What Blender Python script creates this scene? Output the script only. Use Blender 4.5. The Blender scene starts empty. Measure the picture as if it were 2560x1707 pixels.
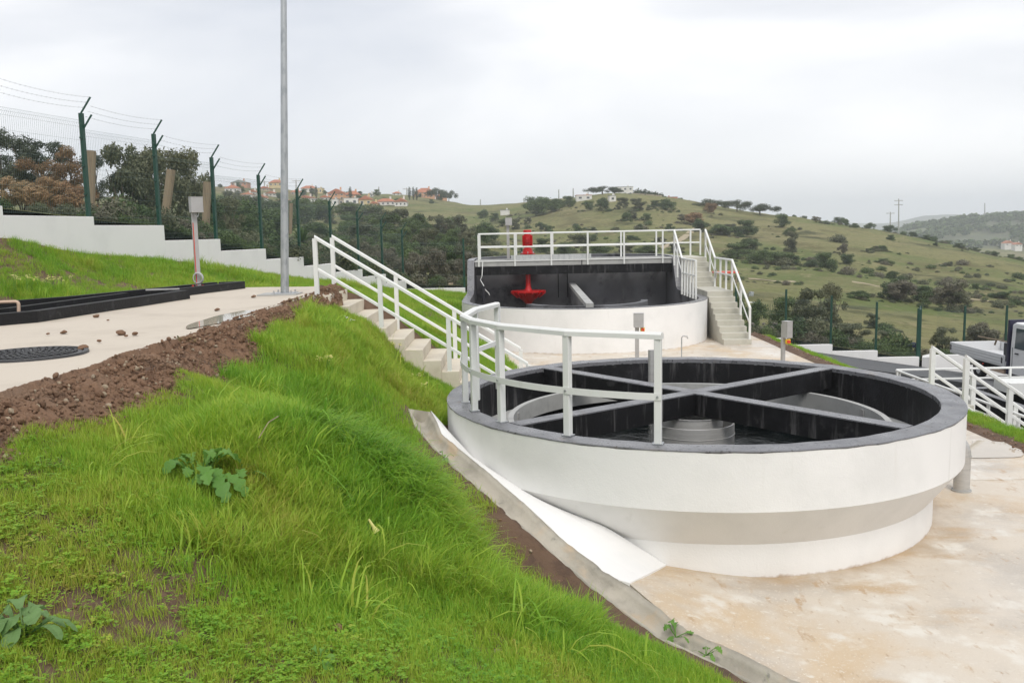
import bpy, math, random
import numpy as np
from mathutils import Vector, Matrix

rnd = random.Random(7)
RS = np.random.RandomState(11)
scene = bpy.context.scene
COL = scene.collection

# ------------------------------------------------------------------ camera, sky, sun, exposure
EYE = 3.30                                   # metres above the lower concrete yard
FPX, PITCH, ROLL = 2250.0, 0.1227, -0.0203   # focal length in pixels of a 2560 px wide frame
cp, sp = math.cos(PITCH), math.sin(PITCH)
cr, sr = math.cos(ROLL), math.sin(ROLL)
_r = np.array([1, 0, 0.]); _u = np.array([0, sp, cp]); FW = np.array([0, cp, -sp])
RT = cr * _r + sr * _u
UP = -sr * _r + cr * _u
cd = bpy.data.cameras.new('camera'); cam = bpy.data.objects.new('camera', cd); COL.objects.link(cam)
cd.sensor_width = 36.0; cd.lens = 36.0 * FPX / 2560.0; cd.clip_end = 20000; cd.clip_start = 0.05
m = Matrix.Identity(4)
for i in range(3):
    m[i][0] = RT[i]; m[i][1] = UP[i]; m[i][2] = -FW[i]
m[0][3], m[1][3], m[2][3] = 0, 0, EYE
cam.matrix_world = m
scene.camera = cam

SUN_EL, SUN_AZ = math.radians(52), math.radians(165)     # azimuth measured from +y clockwise
w = bpy.data.worlds.new('World'); scene.world = w; w.use_nodes = True
nt = w.node_tree; nt.nodes.clear()
out = nt.nodes.new('ShaderNodeOutputWorld')
sky = nt.nodes.new('ShaderNodeTexSky'); sky.sky_type = 'NISHITA'; sky.sun_disc = False
sky.sun_elevation = SUN_EL; sky.sun_rotation = SUN_AZ
b1 = nt.nodes.new('ShaderNodeBackground'); b1.inputs[1].default_value = 0.1
nt.links.new(sky.outputs[0], b1.inputs[0])
tc = nt.nodes.new('ShaderNodeTexCoord')
mp = nt.nodes.new('ShaderNodeMapping'); mp.inputs['Scale'].default_value = (1.0, 1.0, 3.2)
mp.inputs['Location'].default_value = (1.9, 0.6, 0.3)
nt.links.new(tc.outputs['Generated'], mp.inputs[0])
n1 = nt.nodes.new('ShaderNodeTexNoise'); n1.inputs['Scale'].default_value = 1.7
n1.inputs['Detail'].default_value = 6; n1.inputs['Roughness'].default_value = 0.48; n1.inputs['Distortion'].default_value = 0.4
nt.links.new(mp.outputs[0], n1.inputs['Vector'])
ramp = nt.nodes.new('ShaderNodeValToRGB')
ramp.color_ramp.elements[0].position = 0.33; ramp.color_ramp.elements[0].color = (0.55, 0.575, 0.63, 1)
ramp.color_ramp.elements[1].position = 0.66; ramp.color_ramp.elements[1].color = (0.90, 0.895, 0.90, 1)
e = ramp.color_ramp.elements.new(0.5); e.color = (0.70, 0.71, 0.74, 1)
nt.links.new(n1.outputs['Fac'], ramp.inputs[0])
b2 = nt.nodes.new('ShaderNodeBackground'); b2.inputs[1].default_value = 1.03
nt.links.new(ramp.outputs[0], b2.inputs[0])
mxs = nt.nodes.new('ShaderNodeMixShader'); mxs.inputs[0].default_value = 0.93
nt.links.new(b1.outputs[0], mxs.inputs[1]); nt.links.new(b2.outputs[0], mxs.inputs[2])
nt.links.new(mxs.outputs[0], out.inputs[0])

sd = bpy.data.lights.new('sun', 'SUN'); sd.energy = 1.5; sd.angle = math.radians(22); sd.color = (1.0, 0.965, 0.91)
so = bpy.data.objects.new('sun', sd); COL.objects.link(so)
dirv = Vector((math.sin(SUN_AZ) * math.cos(SUN_EL), math.cos(SUN_AZ) * math.cos(SUN_EL), math.sin(SUN_EL)))
so.rotation_euler = dirv.to_track_quat('Z', 'Y').to_euler()
so.location = (0, -20, 40)
vs = scene.view_settings
vs.view_transform = 'Standard'; vs.look = 'None'; vs.gamma = 1.0; vs.exposure = 0.45; vs.use_curve_mapping = False
scene.cycles.max_bounces = 7; scene.cycles.diffuse_bounces = 3; scene.cycles.glossy_bounces = 3
scene.cycles.transmission_bounces = 4; scene.cycles.volume_bounces = 1; scene.cycles.transparent_max_bounces = 6
scene.cycles.caustics_reflective = False; scene.cycles.caustics_refractive = False

def horizon_ray(px, py):
    return ((px - 1280) / FPX) * RT - ((py - 853.5) / FPX) * UP + FW
def at(px, py, y):
    """the place seen at that spot of the photograph, y metres ahead"""
    d = horizon_ray(px, py); p = d * (y / d[1])
    return Vector((p[0], p[1], p[2] + EYE))
def onz(px, py, z):
    """the place seen at that spot of the photograph, at height z"""
    d = horizon_ray(px, py); p = d * ((z - EYE) / d[2])
    return Vector((p[0], p[1], z))

# ------------------------------------------------------------------ numpy noise
def _hash(ix, iy, seed):
    h = (ix.astype(np.int64) * 374761393 + iy.astype(np.int64) * 668265263 + seed * 974634777) & 0x7fffffff
    h = (h ^ (h >> 13)) * 1274126177 & 0x7fffffff
    return ((h ^ (h >> 16)) & 0xffff) / 65535.0
def vnoise(x, y, seed=0):
    x = np.asarray(x, float); y = np.asarray(y, float)
    ix = np.floor(x); iy = np.floor(y); fx = x - ix; fy = y - iy
    fx = fx * fx * (3 - 2 * fx); fy = fy * fy * (3 - 2 * fy)
    a = _hash(ix, iy, seed); b = _hash(ix + 1, iy, seed); c = _hash(ix, iy + 1, seed); d = _hash(ix + 1, iy + 1, seed)
    return (a * (1 - fx) + b * fx) * (1 - fy) + (c * (1 - fx) + d * fx) * fy
def fbm(x, y, oct=4, seed=0):
    s = 0; a = 0.5; t = 0
    for k in range(oct):
        s = s + a * vnoise(np.asarray(x) * 2 ** k, np.asarray(y) * 2 ** k, seed + k * 17); t += a; a *= 0.5
    return s / t - 0.5

class TPS:
    def __init__(s, P, v, lam=1e-4):
        P = np.array(P, float); v = np.array(v, float); n = len(P)
        K = s.k(np.linalg.norm(P[:, None] - P[None], axis=2)) + lam * np.eye(n)
        Q = np.c_[np.ones(n), P]
        A = np.block([[K, Q], [Q.T, np.zeros((3, 3))]])
        s.c = np.linalg.solve(A, np.r_[v, 0, 0, 0]); s.P = P
    @staticmethod
    def k(r):
        return np.where(r > 1e-9, r * r * np.log(np.maximum(r, 1e-9)), 0)
    def __call__(s, X):
        X = np.asarray(X, float).reshape(-1, 2); o = np.empty(len(X))
        for i in range(0, len(X), 20000):
            x = X[i:i + 20000]
            K = s.k(np.linalg.norm(x[:, None] - s.P[None], axis=2))
            o[i:i + 20000] = K @ s.c[:-3] + s.c[-3] + x @ s.c[-2:]
        return o

# ------------------------------------------------------------------ materials
def lnk(nt, a, b): nt.links.new(a, b)
def M(name, col, rough=0.7, metal=0.0, spec=0.5, var=(), bump=None, bump2=None, coat=0.0, coords='world'):
    """var: (scale, colour, lo, hi[, stretch]) layers of noise mixed over the base colour"""
    mt = bpy.data.materials.new(name); mt.use_nodes = True
    nt = mt.node_tree; bs = nt.nodes['Principled BSDF']
    bs.inputs['Roughness'].default_value = rough; bs.inputs['Metallic'].default_value = metal
    bs.inputs['Specular IOR Level'].default_value = spec
    bs.inputs['Coat Weight'].default_value = coat
    if coords == 'world':
        src = nt.nodes.new('ShaderNodeNewGeometry').outputs['Position']
    else:
        src = nt.nodes.new('ShaderNodeTexCoord').outputs['Object']
    c = nt.nodes.new('ShaderNodeRGB'); c.outputs[0].default_value = (*col, 1); cur = c.outputs[0]
    for k, v in enumerate(var):
        sc, c2, lo, hi = v[:4]
        vec = src
        if len(v) > 4:
            mpn = nt.nodes.new('ShaderNodeMapping'); mpn.inputs['Scale'].default_value = v[4]
            lnk(nt, src, mpn.inputs[0]); vec = mpn.outputs[0]
        no = nt.nodes.new('ShaderNodeTexNoise'); no.inputs['Scale'].default_value = sc
        no.inputs['Detail'].default_value = 5; no.inputs['Roughness'].default_value = 0.62
        no.noise_dimensions = '4D'; no.inputs['W'].default_value = 3.1 * k + 1.7 * len(name)
        lnk(nt, vec, no.inputs['Vector'])
        mr = nt.nodes.new('ShaderNodeMapRange'); mr.inputs[1].default_value = lo; mr.inputs[2].default_value = hi
        mr.interpolation_type = 'SMOOTHSTEP'
        lnk(nt, no.outputs['Fac'], mr.inputs[0])
        mx = nt.nodes.new('ShaderNodeMix'); mx.data_type = 'RGBA'
        lnk(nt, mr.outputs[0], mx.inputs[0]); lnk(nt, cur, mx.inputs[6]); mx.inputs[7].default_value = (*c2, 1)
        cur = mx.outputs[2]
    lnk(nt, cur, bs.inputs['Base Color'])
    prev = None
    for b in (bump, bump2):
        if not b: continue
        no = nt.nodes.new('ShaderNodeTexNoise'); no.inputs['Scale'].default_value = b[0]
        no.inputs['Detail'].default_value = 6; no.inputs['Roughness'].default_value = 0.65
        lnk(nt, src, no.inputs['Vector'])
        bp = nt.nodes.new('ShaderNodeBump'); bp.inputs['Strength'].default_value = b[1]; bp.inputs['Distance'].default_value = b[2]
        lnk(nt, no.outputs['Fac'], bp.inputs['Height'])
        if prev: lnk(nt, prev, bp.inputs['Normal'])
        prev = bp.outputs[0]
    if prev: lnk(nt, prev, bs.inputs['Normal'])
    return mt

def rough_var(mt, scale, lo, hi, r0, r1):
    nt = mt.node_tree; bs = nt.nodes['Principled BSDF']
    g = nt.nodes.new('ShaderNodeNewGeometry')
    no = nt.nodes.new('ShaderNodeTexNoise'); no.inputs['Scale'].default_value = scale; no.inputs['Detail'].default_value = 4
    lnk(nt, g.outputs['Position'], no.inputs['Vector'])
    mr = nt.nodes.new('ShaderNodeMapRange')
    for i, v in enumerate((lo, hi, r0, r1)): mr.inputs[i + 1].default_value = v
    lnk(nt, no.outputs['Fac'], mr.inputs[0]); lnk(nt, mr.outputs[0], bs.inputs['Roughness'])

def leafmat(name, cols, trans=0.3, use_lush=False, tip=None):
    """foliage: colour drifts between cols by a random of each object or instance and by place"""
    mt = bpy.data.materials.new(name); mt.use_nodes = True
    nt = mt.node_tree; nt.nodes.clear()
    o = nt.nodes.new('ShaderNodeOutputMaterial')
    g = nt.nodes.new('ShaderNodeNewGeometry'); oi = nt.nodes.new('ShaderNodeObjectInfo')
    no = nt.nodes.new('ShaderNodeTexNoise'); no.inputs['Scale'].default_value = 0.9 if use_lush else 0.7; no.inputs['Detail'].default_value = 4
    lnk(nt, g.outputs['Position'], no.inputs['Vector'])
    isl = nt.nodes.new('ShaderNodeMath'); isl.operation = 'MULTIPLY_ADD'
    lnk(nt, g.outputs['Random Per Island'], isl.inputs[0]); isl.inputs[1].default_value = 0.7 if use_lush else 0.45
    ad = nt.nodes.new('ShaderNodeMath'); ad.operation = 'MULTIPLY_ADD'
    lnk(nt, oi.outputs['Random'], ad.inputs[0]); ad.inputs[1].default_value = 0.35
    nn = nt.nodes.new('ShaderNodeMapRange'); nn.inputs[1].default_value = 0.3; nn.inputs[2].default_value = 0.7
    nn.inputs[3].default_value = -0.25; nn.inputs[4].default_value = 0.45
    lnk(nt, no.outputs['Fac'], nn.inputs[0]); lnk(nt, nn.outputs[0], ad.inputs[2])
    lnk(nt, ad.outputs[0], isl.inputs[2])
    rp = nt.nodes.new('ShaderNodeValToRGB'); el = rp.color_ramp.elements
    while len(el) < len(cols): el.new(0.5)
    for i, c in enumerate(cols):
        el[i].position = i / (len(cols) - 1); el[i].color = (*c, 1)
    if use_lush:
        at_ = nt.nodes.new('ShaderNodeAttribute'); at_.attribute_type = 'INSTANCER'; at_.attribute_name = 'lush'
        mu = nt.nodes.new('ShaderNodeMath'); mu.operation = 'MULTIPLY_ADD'; mu.inputs[1].default_value = 0.4
        lnk(nt, isl.outputs[0], mu.inputs[0]); lnk(nt, at_.outputs['Fac'], mu.inputs[2])
        lnk(nt, mu.outputs[0], rp.inputs[0])
    else:
        lnk(nt, isl.outputs[0], rp.inputs[0])
    df = nt.nodes.new('ShaderNodeBsdfPrincipled'); df.inputs['Roughness'].default_value = 0.55
    df.inputs['Specular IOR Level'].default_value = 0.3
    tr = nt.nodes.new('ShaderNodeBsdfTranslucent')
    lnk(nt, rp.outputs[0], df.inputs['Base Color']); lnk(nt, rp.outputs[0], tr.inputs[0])
    mx = nt.nodes.new('ShaderNodeMixShader'); mx.inputs[0].default_value = trans
    lnk(nt, df.outputs[0], mx.inputs[1]); lnk(nt, tr.outputs[0], mx.inputs[2]); lnk(nt, mx.outputs[0], o.inputs[0])
    return mt

white = M('white_masonry_paint', (0.80, 0.79, 0.775), 0.62, var=((1.1, (0.74, 0.735, 0.72), 0.45, 0.75), (0.55, (0.70, 0.69, 0.655), 0.58, 0.8, (2.2, 2.2, 0.35)), (60, (0.55, 0.53, 0.50), 0.72, 0.78)), bump=(70, 0.12, 0.01), bump2=(5, 0.12, 0.03))
under = white
wallw = M('white_tank_paint', (0.83, 0.82, 0.805), 0.6, var=((0.9, (0.735, 0.73, 0.715), 0.42, 0.72), (0.7, (0.70, 0.69, 0.66), 0.58, 0.80, (2.4, 2.4, 0.22)), (2.6, (0.735, 0.725, 0.70), 0.60, 0.74, (3.5, 3.5, 0.3)), (52, (0.40, 0.38, 0.35), 0.70, 0.74)), bump=(55, 0.22, 0.01), bump2=(4, 0.18, 0.03))
def foot_dirt(mt, h, col):
    nt = mt.node_tree; bs = nt.nodes['Principled BSDF']; g = nt.nodes.new('ShaderNodeNewGeometry')
    sx = nt.nodes.new('ShaderNodeSeparateXYZ'); lnk(nt, g.outputs['Position'], sx.inputs[0])
    no = nt.nodes.new('ShaderNodeTexNoise'); no.inputs['Scale'].default_value = 7; no.inputs['Detail'].default_value = 7; no.inputs['Roughness'].default_value = .7
    lnk(nt, g.outputs['Position'], no.inputs['Vector'])
    ad = nt.nodes.new('ShaderNodeMath'); ad.operation = 'MULTIPLY_ADD'; ad.inputs[1].default_value = h * 3
    lnk(nt, no.outputs['Fac'], ad.inputs[0]); lnk(nt, sx.outputs['Z'], ad.inputs[2])
    mr = nt.nodes.new('ShaderNodeMapRange'); mr.inputs[1].default_value = h * 1.2; mr.inputs[2].default_value = h * 2.1; mr.inputs[3].default_value = .8; mr.inputs[4].default_value = 0
    lnk(nt, ad.outputs[0], mr.inputs[0])
    mx = nt.nodes.new('ShaderNodeMix'); mx.data_type = 'RGBA'; old = bs.inputs['Base Color'].links[0].from_socket
    lnk(nt, mr.outputs[0], mx.inputs[0]); lnk(nt, old, mx.inputs[6]); mx.inputs[7].default_value = (*col, 1); lnk(nt, mx.outputs[2], bs.inputs['Base Color'])
foot_dirt(wallw, .035, (.40, .28, .17))
rail = M('white_rail_paint', (0.74, 0.745, 0.72), 0.38, var=((9, (0.66, 0.665, 0.64), 0.5, 0.8),))
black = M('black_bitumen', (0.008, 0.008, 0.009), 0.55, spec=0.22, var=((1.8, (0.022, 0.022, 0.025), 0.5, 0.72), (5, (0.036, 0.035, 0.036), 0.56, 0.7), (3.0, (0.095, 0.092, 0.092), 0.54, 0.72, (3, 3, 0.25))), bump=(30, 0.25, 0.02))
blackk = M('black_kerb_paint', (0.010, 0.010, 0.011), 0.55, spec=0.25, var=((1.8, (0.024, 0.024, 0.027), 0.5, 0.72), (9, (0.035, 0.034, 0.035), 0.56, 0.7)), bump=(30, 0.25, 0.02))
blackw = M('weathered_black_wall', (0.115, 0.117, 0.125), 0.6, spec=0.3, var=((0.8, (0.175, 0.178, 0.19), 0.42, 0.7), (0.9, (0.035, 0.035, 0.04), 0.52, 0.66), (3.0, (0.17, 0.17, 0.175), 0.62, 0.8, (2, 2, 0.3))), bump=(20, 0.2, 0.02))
blackrim = M('wet_bitumen_rim', (0.15, 0.151, 0.162), 0.34, var=((2.5, (0.17, 0.17, 0.18), 0.42, 0.72), (4, (0.16, 0.135, 0.115), 0.58, 0.74), (20, (0.03, 0.03, 0.033), 0.57, 0.63), (55, (0.05, 0.05, 0.053), 0.58, 0.66)), bump=(45, 0.35, 0.012))  # black tops, sky sheen put into the grey base colour
rough_var(blackrim, 3.0, 0.35, 0.7, 0.22, 0.5)
slabm = M('stained_concrete', (0.60, 0.53, 0.44), 0.55, var=((0.8, (0.47, 0.42, 0.36), 0.46, 0.66), (0.55, (0.56, 0.43, 0.285), 0.50, 0.66), (1.7, (0.68, 0.64, 0.57), 0.52, 0.66), (1.3, (0.50, 0.37, 0.235), 0.54, 0.70, (0.7, 1.5, 1)), (4.5, (0.45, 0.315, 0.19), 0.58, 0.70, (1.6, 0.6, 1)), (14, (0.42, 0.31, 0.21), 0.60, 0.72, (1.4, .7, 1)), (45, (0.66, 0.60, 0.51), 0.56, 0.66), (9, (0.66, 0.61, 0.53), 0.58, 0.7, (1, 1.6, 1)), (28, (0.44, 0.385, 0.31), 0.60, 0.72)), bump=(55, 0.35, 0.008), bump2=(3, 0.2, 0.02))
rough_var(slabm, 0.7, 0.4, 0.65, 0.28, 0.65)
def foot_stain(mt, c, r0, r1, col):
    nt = mt.node_tree; bs = nt.nodes['Principled BSDF']; g = nt.nodes.new('ShaderNodeNewGeometry')
    sx = nt.nodes.new('ShaderNodeVectorMath'); sx.operation = 'DISTANCE'; sx.inputs[1].default_value = (c[0], c[1], 0.0)
    fl_ = nt.nodes.new('ShaderNodeVectorMath'); fl_.operation = 'MULTIPLY'; fl_.inputs[1].default_value = (1, 1, 0)
    lnk(nt, g.outputs['Position'], fl_.inputs[0]); lnk(nt, fl_.outputs[0], sx.inputs[0])
    no = nt.nodes.new('ShaderNodeTexNoise'); no.inputs['Scale'].default_value = 2.2; no.inputs['Detail'].default_value = 6
    lnk(nt, g.outputs['Position'], no.inputs['Vector'])
    ad = nt.nodes.new('ShaderNodeMath'); ad.operation = 'MULTIPLY_ADD'; ad.inputs[1].default_value = 1.5
    lnk(nt, no.outputs['Fac'], ad.inputs[0]); lnk(nt, sx.outputs['Value'], ad.inputs[2])
    mr = nt.nodes.new('ShaderNodeMapRange'); mr.inputs[1].default_value = r0 + .75; mr.inputs[2].default_value = r1 + .75; mr.inputs[3].default_value = .75; mr.inputs[4].default_value = 0
    lnk(nt, ad.outputs[0], mr.inputs[0])
    mx = nt.nodes.new('ShaderNodeMix'); mx.data_type = 'RGBA'; old = bs.inputs['Base Color'].links[0].from_socket
    lnk(nt, mr.outputs[0], mx.inputs[0]); lnk(nt, old, mx.inputs[6]); mx.inputs[7].default_value = (*col, 1); lnk(nt, mx.outputs[2], bs.inputs['Base Color'])
foot_stain(slabm, (2.2, 10.85), 2.55, 3.05, (.36, .25, .14))
padm = M('pale_concrete', (0.55, 0.485, 0.40), 0.7, var=((1.2, (0.46, 0.40, 0.325), 0.45, 0.75), (4, (0.35, 0.28, 0.21), 0.62, 0.8), (30, (0.40, 0.33, 0.26), 0.64, 0.8)), bump=(60, 0.15, 0.01))
stepm = M('grey_step_concrete', (0.50, 0.48, 0.41), 0.75, var=((2, (0.41, 0.395, 0.33), 0.45, 0.7), (20, (0.45, 0.44, 0.38), 0.55, 0.75)), bump=(50, 0.15, 0.008))
wstepm = M('warm_step_concrete', (0.63, 0.57, 0.465), 0.75, var=((2, (0.53, 0.47, 0.37), 0.45, 0.7), (20, (0.56, 0.5, 0.42), 0.55, 0.75)), bump=(50, 0.15, 0.008))
greyc = M('grey_concrete', (0.40, 0.40, 0.385), 0.7, var=((3, (0.31, 0.31, 0.30), 0.45, 0.7), (12, (0.2, 0.2, 0.19), 0.68, 0.76)), bump=(40, 0.15, 0.01))
gutm = M('gutter_concrete', (0.42, 0.385, 0.32), 0.7, var=((3, (0.31, 0.285, 0.235), 0.42, 0.66), (7, (0.22, 0.21, 0.18), 0.6, 0.72), (2, (0.47, 0.37, 0.26), 0.55, 0.72)), bump=(30, 0.3, 0.02))
steel = M('brushed_stainless', (0.55, 0.54, 0.52), 0.42, metal=0.45, var=((5, (0.45, 0.445, 0.43), 0.4, 0.7, (1, 1, 12)),))
galv = M('galvanised_steel', (0.50, 0.52, 0.53), 0.48, metal=0.75, var=((14, (0.38, 0.40, 0.42), 0.45, 0.65, (1, 1, 0.4)),))
boxm = M('grey_enamel_box', (0.46, 0.45, 0.44), 0.4, metal=0.3, var=((8, (0.41, 0.40, 0.39), 0.45, 0.7),))
red = M('red_machine_paint', (0.50, 0.013, 0.014), 0.32, var=((6, (0.40, 0.01, 0.012), 0.5, 0.75),))
yellow = M('yellow_plastic', (0.75, 0.50, 0.03), 0.4)
redbtn = M('red_plastic', (0.62, 0.05, 0.02), 0.4)
greenp = M('green_post_paint', (0.010, 0.055, 0.036), 0.42)
wirem = M('green_wire', (0.10, 0.15, 0.135), 0.5, metal=0.2)
barbm = M('zinc_wire', (0.22, 0.22, 0.22), 0.5, metal=0.4)
asphalt = M('asphalt', (0.048, 0.050, 0.053), 0.62, var=((1.2, (0.062, 0.064, 0.067), 0.45, 0.7), (40, (0.085, 0.085, 0.085), 0.6, 0.75)), bump=(120, 0.4, 0.01))
soil = M('brown_soil', (0.125, 0.075, 0.046), 0.9, var=((6, (0.085, 0.05, 0.032), 0.45, 0.65), (2.2, (0.16, 0.10, 0.064), 0.5, 0.72), (38, (0.30, 0.24, 0.17), 0.70, 0.76), (1.4, (0.075, 0.10, 0.022), 0.58, 0.72)), bump=(25, 0.6, 0.03))
moundm = M('loose_red_soil', (0.24, 0.145, 0.092), 0.95, spec=0.2, var=((9, (0.135, 0.078, 0.050), 0.5, 0.66), (1.7, (0.25, 0.165, 0.112), 0.45, 0.7), (1.1, (0.115, 0.12, 0.035), 0.60, 0.70), (44, (0.33, 0.27, 0.20), 0.71, 0.77)), bump=(22, 0.9, 0.05))
pasture = M('pasture', (0.185, 0.178, 0.078), 0.95, spec=0.1, var=((0.03, (0.105, 0.135, 0.042), 0.42, 0.60), (0.012, (0.215, 0.185, 0.098), 0.50, 0.66), (0.10, (0.125, 0.115, 0.052), 0.5, 0.64), (0.45, (0.24, 0.21, 0.11), 0.52, 0.70), (0.07, (0.060, 0.064, 0.028), 0.57, 0.66), (1.3, (0.095, 0.10, 0.040), 0.52, 0.66), (0.03, (0.115, 0.185, 0.032), 0.64, 0.72)), bump=(0.5, 0.5, 0.6), bump2=(3, 0.5, 0.15))
farm = M('far_hill', (0.085, 0.095, 0.05), 0.95, var=((0.012, (0.16, 0.17, 0.07), 0.52, 0.66), (0.03, (0.045, 0.055, 0.028), 0.48, 0.6), (0.006, (0.12, 0.16, 0.05), 0.6, 0.7)), bump=(0.1, 0.5, 2))
trackm = M('pale_dirt_track', (0.36, 0.30, 0.20), 0.95, var=((0.8, (0.28, 0.23, 0.15), 0.45, 0.7),))
bark = M('grey_brown_bark', (0.13, 0.105, 0.08), 0.9, var=((8, (0.07, 0.055, 0.042), 0.45, 0.7),), bump=(12, 0.5, 0.03))
wood = M('old_pole_wood', (0.27, 0.21, 0.14), 0.85, var=((6, (0.19, 0.145, 0.10), 0.45, 0.7, (4, 4, 0.3)),))
rockm = M('pale_rock', (0.33, 0.26, 0.18), 0.9, var=((3, (0.22, 0.175, 0.125), 0.45, 0.7), (9, (0.40, 0.35, 0.28), 0.6, 0.75)), bump=(12, 0.5, 0.05))
greyrock = M('grey_rock', (0.20, 0.185, 0.155), 0.9, var=((3, (0.12, 0.11, 0.09), 0.45, 0.7), (6, (0.30, 0.25, 0.19), 0.6, 0.75)), bump=(12, 0.5, 0.05))
iron = M('cast_iron', (0.055, 0.055, 0.058), 0.45, metal=0.4, var=((10, (0.10, 0.09, 0.08), 0.55, 0.75),))
beige = M('beige_plastic_pipe', (0.55, 0.40, 0.30), 0.5)
cable = M('grey_cable', (0.42, 0.43, 0.43), 0.5)
carwhite = M('white_car_paint', (0.76, 0.76, 0.76), 0.28, coat=0.4)
bedgrey = M('aluminium_dropside', (0.66, 0.665, 0.67), 0.42, metal=0.15)
darkp = M('dark_plastic', (0.022, 0.022, 0.028), 0.55)
navy = M('navy_headboard', (0.018, 0.017, 0.045), 0.5)
tyre = M('tyre_rubber', (0.02, 0.02, 0.02), 0.85)
glassm = M('window_glass', (0.05, 0.075, 0.085), 0.08, spec=0.9)
skin = M('skin', (0.42, 0.25, 0.18), 0.6)
cloth = M('navy_work_clothes', (0.022, 0.026, 0.075), 0.85, var=((8, (0.035, 0.04, 0.10), 0.45, 0.7),))
hairm = M('dark_hair', (0.02, 0.015, 0.012), 0.7)
waterm = M('dark_water', (0.003, 0.006, 0.006), 0.012, spec=0.8, bump=(1.9, 1.0, 0.11))
puddlem = M('puddle_water', (0.50, 0.44, 0.36), 0.03, spec=0.6, var=((3, (0.54, 0.47, 0.38), 0.4, 0.7),))
grassm = leafmat('grass_blades', [(0.47, 0.40, 0.095), (0.37, 0.50, 0.052), (0.235, 0.44, 0.038), (0.145, 0.335, 0.034), (0.078, 0.215, 0.036)], 0.42, use_lush=True)
weedm = leafmat('weed_leaf', [(0.12, 0.26, 0.055), (0.16, 0.33, 0.065), (0.22, 0.37, 0.08)], 0.4)
weedgm = leafmat('grey_weed_leaf', [(0.17, 0.29, 0.10), (0.21, 0.35, 0.13), (0.26, 0.39, 0.15)], 0.4)
petal = leafmat('pale_yellow_petal', [(0.75, 0.68, 0.22), (0.80, 0.75, 0.35)], 0.3)
wpetal = leafmat('white_petal', [(0.8, 0.8, 0.76), (0.8, 0.8, 0.72)], 0.3)
F_dark = leafmat('dark_olive_foliage', [(0.035, 0.060, 0.023), (0.064, 0.104, 0.037), (0.103, 0.150, 0.050), (0.152, 0.209, 0.067)], 0.25)
F_euc = leafmat('eucalyptus_foliage', [(0.039, 0.053, 0.037), (0.067, 0.083, 0.052), (0.100, 0.118, 0.071), (0.139, 0.136, 0.080)], 0.22)
F_olive = leafmat('grey_olive_foliage', [(0.056, 0.067, 0.040), (0.093, 0.106, 0.058), (0.145, 0.154, 0.084), (0.192, 0.192, 0.111)], 0.22)
F_brown = leafmat('rusty_foliage', [(0.13, 0.085, 0.045), (0.21, 0.125, 0.062), (0.28, 0.175, 0.09), (0.14, 0.13, 0.07)], 0.22)
F_cane = leafmat('dry_cane', [(0.21, 0.125, 0.066), (0.31, 0.19, 0.10), (0.38, 0.26, 0.14), (0.20, 0.165, 0.085)], 0.22)
F_pine = leafmat('pine_foliage', [(0.032, 0.048, 0.023), (0.053, 0.074, 0.030), (0.082, 0.102, 0.040)], 0.18)
F_bare = leafmat('bare_twig', [(0.11, 0.10, 0.068), (0.17, 0.155, 0.11), (0.11, 0.125, 0.06)], 0.1)
F_yuc = leafmat('yucca_leaf', [(0.06, 0.11, 0.03), (0.10, 0.16, 0.04), (0.20, 0.19, 0.06)], 0.25)

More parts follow.
